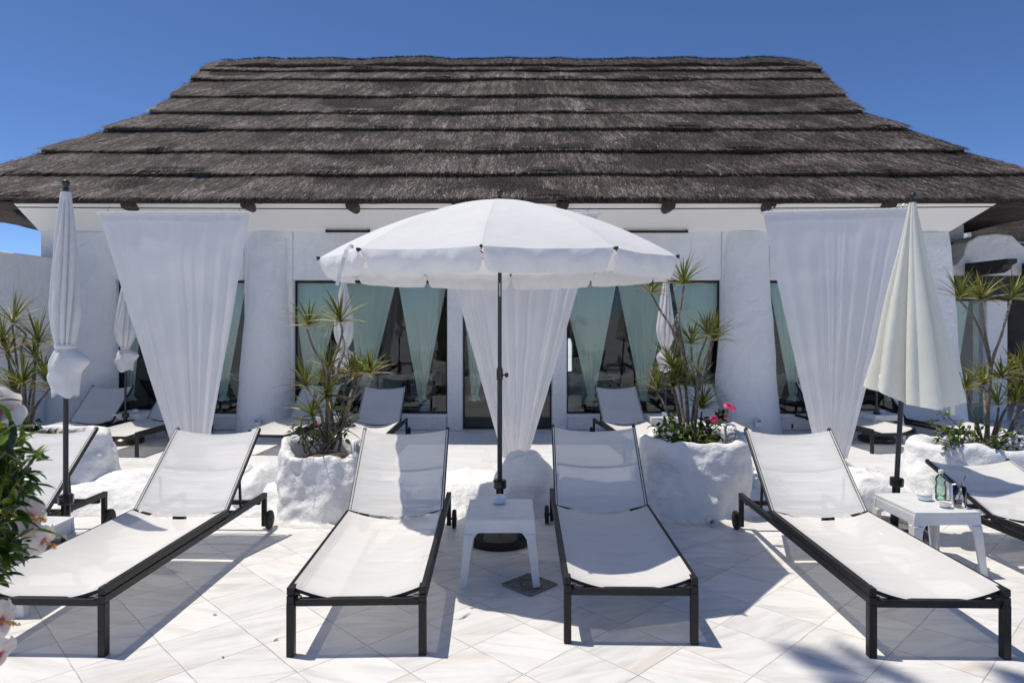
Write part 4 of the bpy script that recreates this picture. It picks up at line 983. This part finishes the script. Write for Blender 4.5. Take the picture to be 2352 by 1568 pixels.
# ---------------------------------------------------------------- dracaenas
def rosette(m, tones, c, axis, n, ln, wd, rnd):
    axis = axis.normalized(); ref = axis.orthogonal().normalized()
    for k in range(n):
        a = k*2.399+rnd.gauss(0,.25); q = (k+.5)/n              # q=0 youngest (upright), 1 oldest (drooping)
        el = R(82-78*q**.9+rnd.gauss(0,7)); side = (Matrix.Rotation(a, 3, axis) @ ref)
        d = (axis*math.sin(el)+side*math.cos(el)).normalized(); L_ = ln*(.75+.35*rnd.random())*(1 if q > .15 else .8)
        w_ = wd*(.8+.4*rnd.random()); sd = d.cross(axis)
        if sd.length < .05: sd = ref.copy()
        sd.normalize(); p = c+axis*(.03*(1-q)); base = len(m.v); ns = 6; droop = .55*q+.15+rnd.random()*.25
        tn = .15+.35*rnd.random()+(.35 if q > .8 and rnd.random() < .6 else 0)
        nrm = sd.cross(d).normalized()
        for i in range(ns+1):
            s = i/ns; ww = w_*(.55+.9*s-1.45*s*s+.0)*.9 if s < 1 else 0; ww = max(ww, .0006)
            fold = nrm*(ww*.35)
            m.v += [tuple(p-sd*ww/2+fold), tuple(p), tuple(p+sd*ww/2+fold)]
            tt = min(1, tn+(.45*max(0,s-.75)*4*(rnd.random()*.5+.5) if s > .75 else 0)); tones.extend([min(1,tt+.28), tt, min(1,tt+.28)])
            d = (d+Vector((0,0,-1))*droop*.16*s*1.6).normalized(); p = p+d*(L_/ns)
        for i in range(ns):
            b = base+i*3; m.f += [(b,b+1,b+4,b+3),(b+1,b+2,b+5,b+4)]
def dracaena(label, D, stems, rosettes, seed, dj=.25, lf=.26, z0=0.45, rad=.0135, leaves=35):
    rnd = random.Random(seed); org = None
    base = stems[0][0]; org = P(base[0], base[1], D)
    t = thing('dracaena', label, 'plant', org, group='spiky dracaena plants')
    dep = {}
    def pt(p):
        k = (round(p[0]/14), round(p[1]/14))
        if k not in dep: dep[k] = D+(rnd.uniform(-dj,dj) if p[1] < base[1]-60 else 0)
        return P(p[0], p[1], dep[k])-org
    m = MB()
    for s in stems:
        pts = [pt(p) for p in s]; r0 = s_r = rad
        # smooth through points
        fine = []
        for i in range(len(pts)-1):
            a = pts[max(i-1,0)]; b = pts[i]; c_ = pts[i+1]; d_ = pts[min(i+2,len(pts)-1)]
            for k in range(5):
                u = k/5; fine.append(.5*((2*b)+(-a+c_)*u+(2*a-5*b+4*c_-d_)*u*u+(-a+3*b-3*c_+d_)*u**3))
        fine.append(pts[-1]); n = len(fine)
        m.tube(fine, [rad*(1.15-.55*i/n)*(1+.12*math.sin(i*2.1)) for i in range(n)], 8)
    m.obj('stem', M['bark'], t, smooth=True)
    for (px, py, sc_) in rosettes:
        c = pt((px, py)); mm = MB(); tones = []
        ax = Vector((rnd.gauss(0,.18), rnd.gauss(-.05,.15), 1))
        rosette(mm, tones, c, ax, int(leaves*(.8+.4*rnd.random())), lf*sc_*1.10, .023, rnd)
        o = mm.obj('leaf_rosette', M['drac'], t, smooth=True, fix=False); tone_attr(o, tones)
    return t
dracaena('tall spiky dracaena in the left centre planter, leaning over the second lounger', 6.0,
  [[(752,1035),(750,945),(756,900),(754,860)], [(758,1030),(765,985),(752,880),(748,846),(720,800),(706,756)], [(766,1000),(757,870),(766,830),(785,770),(783,744)],
   [(762,1030),(795,960),(800,925),(812,880),(806,862)], [(793,960),(800,930),(830,895),(852,862)], [(796,950),(812,905),(832,860)], [(752,1035),(740,960),(722,915),(704,890)],
   [(745,1035),(742,1000),(718,955)], [(778,1035),(783,1010),(782,985)], [(760,1030),(757,960),(749,912)], [(768,870),(790,800),(786,772)]],
  [(709,750,1),(783,741,1.15),(754,845,1.1),(703,890,1),(805,862,.95),(832,858,.8),(852,860,.9),(749,911,.85),(716,955,1),(782,984,.85),(745,880,.8)], 11)
dracaena('tall spiky dracaena in the right centre planter, rising beside the pink hibiscus', 6.1,
  [[(1580,1020),(1578,945),(1575,880),(1567,802),(1541,750),(1519,717),(1496,676)], [(1584,1020),(1576,900),(1566,800),(1558,760),(1560,722),(1571,658)], [(1567,806),(1546,760),(1552,735),(1562,712),(1569,680)],
   [(1590,1020),(1598,960),(1602,880),(1590,830),(1588,796)], [(1592,1015),(1602,900),(1604,830),(1624,775)], [(1593,1015),(1604,905),(1614,840),(1638,788)],
   [(1572,1020),(1560,960),(1552,915),(1544,893)], [(1575,1020),(1566,930),(1560,890),(1546,850)], [(1566,1020),(1545,975),(1528,935),(1510,901)], [(1586,1020),(1590,960),(1600,895)], [(1596,1025),(1606,990),(1612,945)]],
  [(1571,654,1.1),(1494,674,.8),(1588,791,.85),(1626,770,.95),(1640,783,.95),(1544,846,1.05),(1544,890,1),(1508,898,.95),(1600,892,1),(1611,940,1.1),(1556,870,.8)], 23)
dracaena('spiky dracaena at the left edge in front of the shaded side wall', 6.5,
  [[(52,1010),(45,900),(38,830),(28,745)], [(55,1010),(58,900),(48,800),(60,770),(36,748)], [(60,1010),(66,930),(82,830),(88,792)], [(50,1010),(40,930),(22,850),(20,818)], [(62,1010),(80,940),(105,905),(114,892)], [(58,1010),(54,940),(52,884)], [(52,1010),(36,880),(14,815)], [(66,1010),(78,900),(80,828)]],
  [(28,742,1.15),(88,788,1.1),(20,815,1),(52,880,1),(115,889,.9),(80,822,.9),(4,790,1),(30,900,.9),(100,860,.8)], 35, lf=.30)
dracaena('spiky dracaena at the right edge in front of the dark opening', 6.2,
  [[(2262,1030),(2272,900),(2271,822),(2240,735),(2204,690)], [(2265,1030),(2274,850),(2262,760),(2254,694)], [(2268,1030),(2276,850),(2300,770),(2322,690)], [(2270,1030),(2264,950),(2258,888)], [(2280,1030),(2300,960),(2325,915),(2338,872)], [(2285,1030),(2320,985),(2334,932)], [(2272,1030),(2286,980),(2294,936)], [(2262,1030),(2240,960),(2222,905),(2210,880)], [(2290,1030),(2330,980),(2360,925)]],
  [(2203,686,1),(2254,690,1.05),(2322,686,1.05),(2258,885,1),(2334,928,1),(2338,868,1.05),(2294,932,.95),(2218,895,.8),(2362,905,1),(2350,840,.8),(2300,870,.7)], 47, lf=.27)
# ---------------------------------------------------------------- leafy shrubs
def leaf(m, tones, p, d, nrm, ln, wd, tone):
    d = d.normalized(); sd = d.cross(nrm)
    if sd.length < .01: sd = d.orthogonal()
    sd.normalize(); nn = sd.cross(d); b = len(m.v); ns = 5
    for i in range(ns+1):
        s = i/ns; w_ = wd*math.sin(math.pi*min(1, s*.92+.06))**.8 if s < 1 else .0004
        q = p+d*ln*s-nn*ln*.22*s*s*-1*-1
        m.v += [tuple(q-sd*w_/2+nn*w_*.22), tuple(q), tuple(q+sd*w_/2+nn*w_*.22)]; tones.extend([tone, max(0,tone-.08), tone])
    for i in range(ns):
        k = b+i*3; m.f += [(k,k+1,k+4,k+3),(k+1,k+2,k+5,k+4)]
def flower(t, name, c, facing, r, mt, rnd, stamen=True):
    mm = MB(); tones = []; f = facing.normalized(); u = f.orthogonal().normalized()
    for k in range(5):
        side = Matrix.Rotation(k*2*math.pi/5+rnd.gauss(0,.1), 3, f) @ u; tang = f.cross(side)
        b = len(mm.v); nu, nv = 6, 8
        for j in range(nv+1):
            s = j/nv; rad = r*s; w_ = r*.52*math.sin(math.pi*(s*.80+.04))**.7+.002
            for i in range(nu+1):
                q = (i/nu-.5)*2
                hgt = r*(.55*s-.62*s**2.4)+.05*r*math.sin(q*4+k)*s+.04*r*noise.noise(Vector((k*3+q*3, s*4, 0)))
                mm.v.append(tuple(c+side*rad+tang*q*w_+f*(hgt+.05*r*q*q*s))); tones.append(min(1, s*1.25+.03*q))
        for j in range(nv):
            for i in range(nu):
                x = b+j*(nu+1)+i; mm.f.append((x,x+1,x+nu+2,x+nu+1))
    o = mm.obj(name, mt, t, smooth=True, fix=False); tone_attr(o, tones)
    if stamen:
        m2 = MB(); e = c+f*r*.95+Vector((0,0,-r*.1)); m2.tube([c, c+f*r*.5, e], [.0035*r/.06,.0028*r/.06,.0018*r/.06], 6)
        for k in range(26):
            s = .5+.5*rnd.random(); p = c.lerp(e, s); d = Vector((rnd.gauss(0,1),rnd.gauss(0,1),rnd.gauss(0,1))).normalized()
            m2.tube([p, p+d*r*.13], .0012*r/.06, 4); m2.lathe([(.0008,-.0014),(.0026*r/.06,0),(.0008,.0014)], 5, tuple(p+d*r*.13))
        m2.obj('stamen', M['stamen'], o)
    return o
def shrub(label, org, twigs, nleaf, ll, lw, seed, flowers=(), mt='bush', name='hibiscus_shrub', bl=(.2,.75), cluster=None, group=None, twig_r=.006):
    rnd = random.Random(seed); t = thing(name, label, 'shrub', org, group=group); org = Vector(org)
    m = MB(); mm = MB(); tones = []
    for tw in twigs:
        pts = [Vector(p)-org for p in tw]; n = len(pts)
        m.tube(pts, [twig_r*(1.3-.8*i/n) for i in range(n)], 6)
        for k in range(nleaf):
            s = .25+.78*rnd.random(); s = min(s, .999)*(n-1); i = int(s); p = pts[i].lerp(pts[i+1], s-i); ax = (pts[i+1]-pts[i]).normalized()
            a = rnd.random()*6.28; out = (Matrix.Rotation(a, 3, ax) @ ax.orthogonal().normalized())
            d = out*.9+ax*(.2+.6*rnd.random())+Vector((0,0,.1)); p = p+out*rnd.random()*ll*.35
            leaf(mm, tones, p, d, Vector((rnd.gauss(0,.35),rnd.gauss(0,.35),1)), ll*(.6+.6*rnd.random()), lw*(.7+.5*rnd.random()), max(0,min(1,rnd.gauss(.42,.22)+(.4 if rnd.random() < .05 else 0))))
    m.obj('twig', M['bark'], t, smooth=True); o = mm.obj('foliage', M[mt], t, smooth=True, fix=False); tone_attr(o, tones)
    for c, f, r, mk, stm in flowers: flower(t, 'flower', Vector(c)-org, Vector(f), r, M[mk], rnd, stm)
    return t
def twigs(D, base, tips, rnd, sp=.12, seg=4):
    out = []
    for tx, ty in tips:
        b = P(base[0]+rnd.uniform(-30,30), base[1], D+rnd.uniform(-.1,.1)); e = P(tx, ty, D+rnd.uniform(-sp,sp)); pts = []
        for i in range(seg+1):
            s = i/seg; p = b.lerp(e, s)+Vector((rnd.gauss(0,.012), rnd.gauss(0,.012), .03*math.sin(s*3.14))); pts.append(p)
        out.append(pts)
    return out
rn = random.Random(5)
shrub('low sparse hibiscus twigs with one red bud in the left centre planter', tuple(P(745,1040,5.8)), twigs(5.85, (725,1040), [(668,985),(682,975),(692,960),(700,995),(718,990),(735,985),(745,1000),(690,1010),(790,1005),(812,975),(826,960),(706,975)], rn), 9, .055, .03, 3,
      [(P(727,972,5.7), (.3,-.4,1), .022, 'pink', False)], group='leafy shrubs in the planters')
shrub('leafy hibiscus with bright pink flowers in the right centre planter', tuple(P(1600,1030,5.85)), twigs(5.85, (1590,1040), [(1495,975),(1500,1000),(1512,960),(1524,975),(1535,1000),(1548,950),(1555,985),(1575,1000),(1598,995),(1618,985),(1640,985),(1655,950),(1662,965),(1672,945),(1640,960),(1625,1005),(1655,1000),(1565,1010),(1600,1010),(1610,960),(1520,1010),(1648,1012),(1582,975)], rn), 20, .060, .034, 8,
      [(P(1676,934,5.75), (.3,-.5,.8), .052, 'pink', False), (P(1640,962,5.75), (-.3,-.8,.2), .034, 'pink', False), (P(1668,955,5.8), (.5,-.6,-.2), .030, 'pink', False)], group='leafy shrubs in the planters')
shrub('leafy green shrub spilling over the rim of the right edge planter', tuple(P(2240,1040,5.9)), twigs(5.9, (2225,1045), [(2135,960),(2150,985),(2165,945),(2140,1005),(2175,1000),(2190,985),(2205,1005),(2225,985),(2245,1000),(2262,975),(2285,1000),(2300,1010),(2315,990),(2335,1000),(2350,985),(2160,1015),(2215,960),(2240,965),(2370,1000),(2330,1020),(2270,1010),(2350,1025)], rn, .2), 11, .052, .030, 12, group='leafy shrubs in the planters')
shrub('leafy green shrub in the left edge planter below the dracaena', tuple(P(60,1010,6.3)), twigs(6.2, (50,1030), [(10,960),(30,945),(55,950),(78,965),(95,985),(110,1000),(20,985),(65,985),(125,1000),(-10,970)], rn, .2), 20, .065, .038, 17, group='leafy shrubs in the planters')
# foreground hibiscus
rn = random.Random(21); tw = []
b = Vector((-1.42,1.42,0))
shape = [(-60,920),(-20,935),(10,950),(30,970),(60,1000),(20,1010),(50,1030),(75,1045),(-30,1000),(85,1075),(60,1090),(30,1080),(70,1115),(40,1130),(10,1110),(80,1100),(-40,1080),(20,1160),(55,1165),(-20,1150),(60,1200),(85,1215),(30,1220),(0,1210),(55,1240),(-30,1220),(20,1265),(45,1285),(-10,1270),(5,1310),(-40,1290),(-60,1130),(-80,1040),(-90,1200),(25,1060),(45,1065),(5,1040),(-5,1180),(40,1195),(20,1240)]
for tx, ty in shape:
    for rep in range(2):
        D = 1.42+rn.uniform(-.18,.16); e = P(tx-12+rn.uniform(-22,14), ty+rn.uniform(-14,14), D); st_ = P(tx-170, ty+170, D+rn.uniform(-.1,.1)); pts = []
        for i in range(5):
            s = i/4; pts.append(st_.lerp(e, s)+Vector((rn.gauss(0,.006), rn.gauss(0,.006), .02*math.sin(s*3))))
        tw.append(pts)
for k in range(6): tw.append([b+Vector((rn.gauss(0,.03),rn.gauss(0,.03),0)), b+Vector((rn.gauss(0,.05),rn.gauss(0,.05),.5)), b+Vector((rn.gauss(0,.08),rn.gauss(0,.08),1.1)), b+Vector((rn.uniform(-.1,.25),rn.gauss(0,.1),1.35))])
D = 1.36
shrub('foreground hibiscus bush with pale pink throated flowers at the left edge', tuple(b), tw, 23, .045, .0135, 30,
      [(P(-10,945,1.34), (.75,-.7,.35), .050, 'petal', False), (P(64,1188,1.36), (.97,-.1,.05), .043, 'petal', True), (P(96,1240,1.36), (.93,-.05,-.35), .032, 'petal', True), (P(-2,1425,1.36), (.97,-.05,-.1), .040, 'petal', True), (P(-2,1500,1.40), (.9,-.2,-.4), .035, 'petal', False)], name='hibiscus_bush', twig_r=.003)
# ---------------------------------------------------------------- palm behind the photographer
t = thing('palm_tree', 'tall palm standing behind the viewer whose frond shades the patio', 'tree', (-2.6,-2.2,0))
m = MB(); pts = [(0,0,0),(.1,.8,3),(.25,1.9,6),(.5,3.3,9),(.80,4.75,11)]; m.tube(pts, [.2,.16,.14,.13,.12], 12); m.obj('trunk', M['bark'], t, smooth=True)
rnd = random.Random(4); top = Vector((.80,4.75,11)); mm = MB(); tones = []
for k in range(16):
    a = 2*math.pi*k/16+rnd.gauss(0,.1); el = rnd.uniform(.1,.9); d = Vector((math.cos(a)*math.cos(el), math.sin(a)*math.cos(el), math.sin(el))); p = top.copy(); sp = []
    for i in range(14):
        sp.append(p.copy()); p = p+d*.155; d = (d+Vector((0,0,-.11))).normalized()
    for i in range(2, 14):
        for s in (-1,1):
            q = sp[i]; dd = (sp[min(i+1,13)]-sp[i-1]).normalized(); sd = dd.cross(Vector((0,0,1))).normalized()*s
            for r_ in range(3): leaf(mm, tones, q-dd*.06*r_, sd+dd*.6+Vector((0,0,-.3)), Vector((0,0,1)), .42*(1-.5*abs(i/14-.45)), .032, rnd.random())
o = mm.obj('crown', M['palm'], t, fix=False); tone_attr(o, tones)
# a few dry leaves on the marble
rnd = random.Random(9)
for k,(px,py) in enumerate(((487,1412),(512,1512),(640,1468))):
    D = EYE*F/(py-728); m = MB(); tones = []; leaf(m, tones, Vector((0,0,.004)), Vector((math.cos(k*2),math.sin(k*2),0)), Vector((.2,0,1)), .03, .012, 1.0)
    o = m.obj('fallen_leaf', M['bush'], fix=False); o.location = (X(px,D), D, .002); tone_attr(o, tones)
    tag(o, 'tiny dry brown leaf on the bright marble, '+['nearest the first lounger foot','lowest in the picture','closest to the second lounger'][k], 'leaf', 'fallen leaves')
S.render.engine = 'CYCLES'
S.cycles.max_bounces = 10; S.cycles.transparent_max_bounces = 16
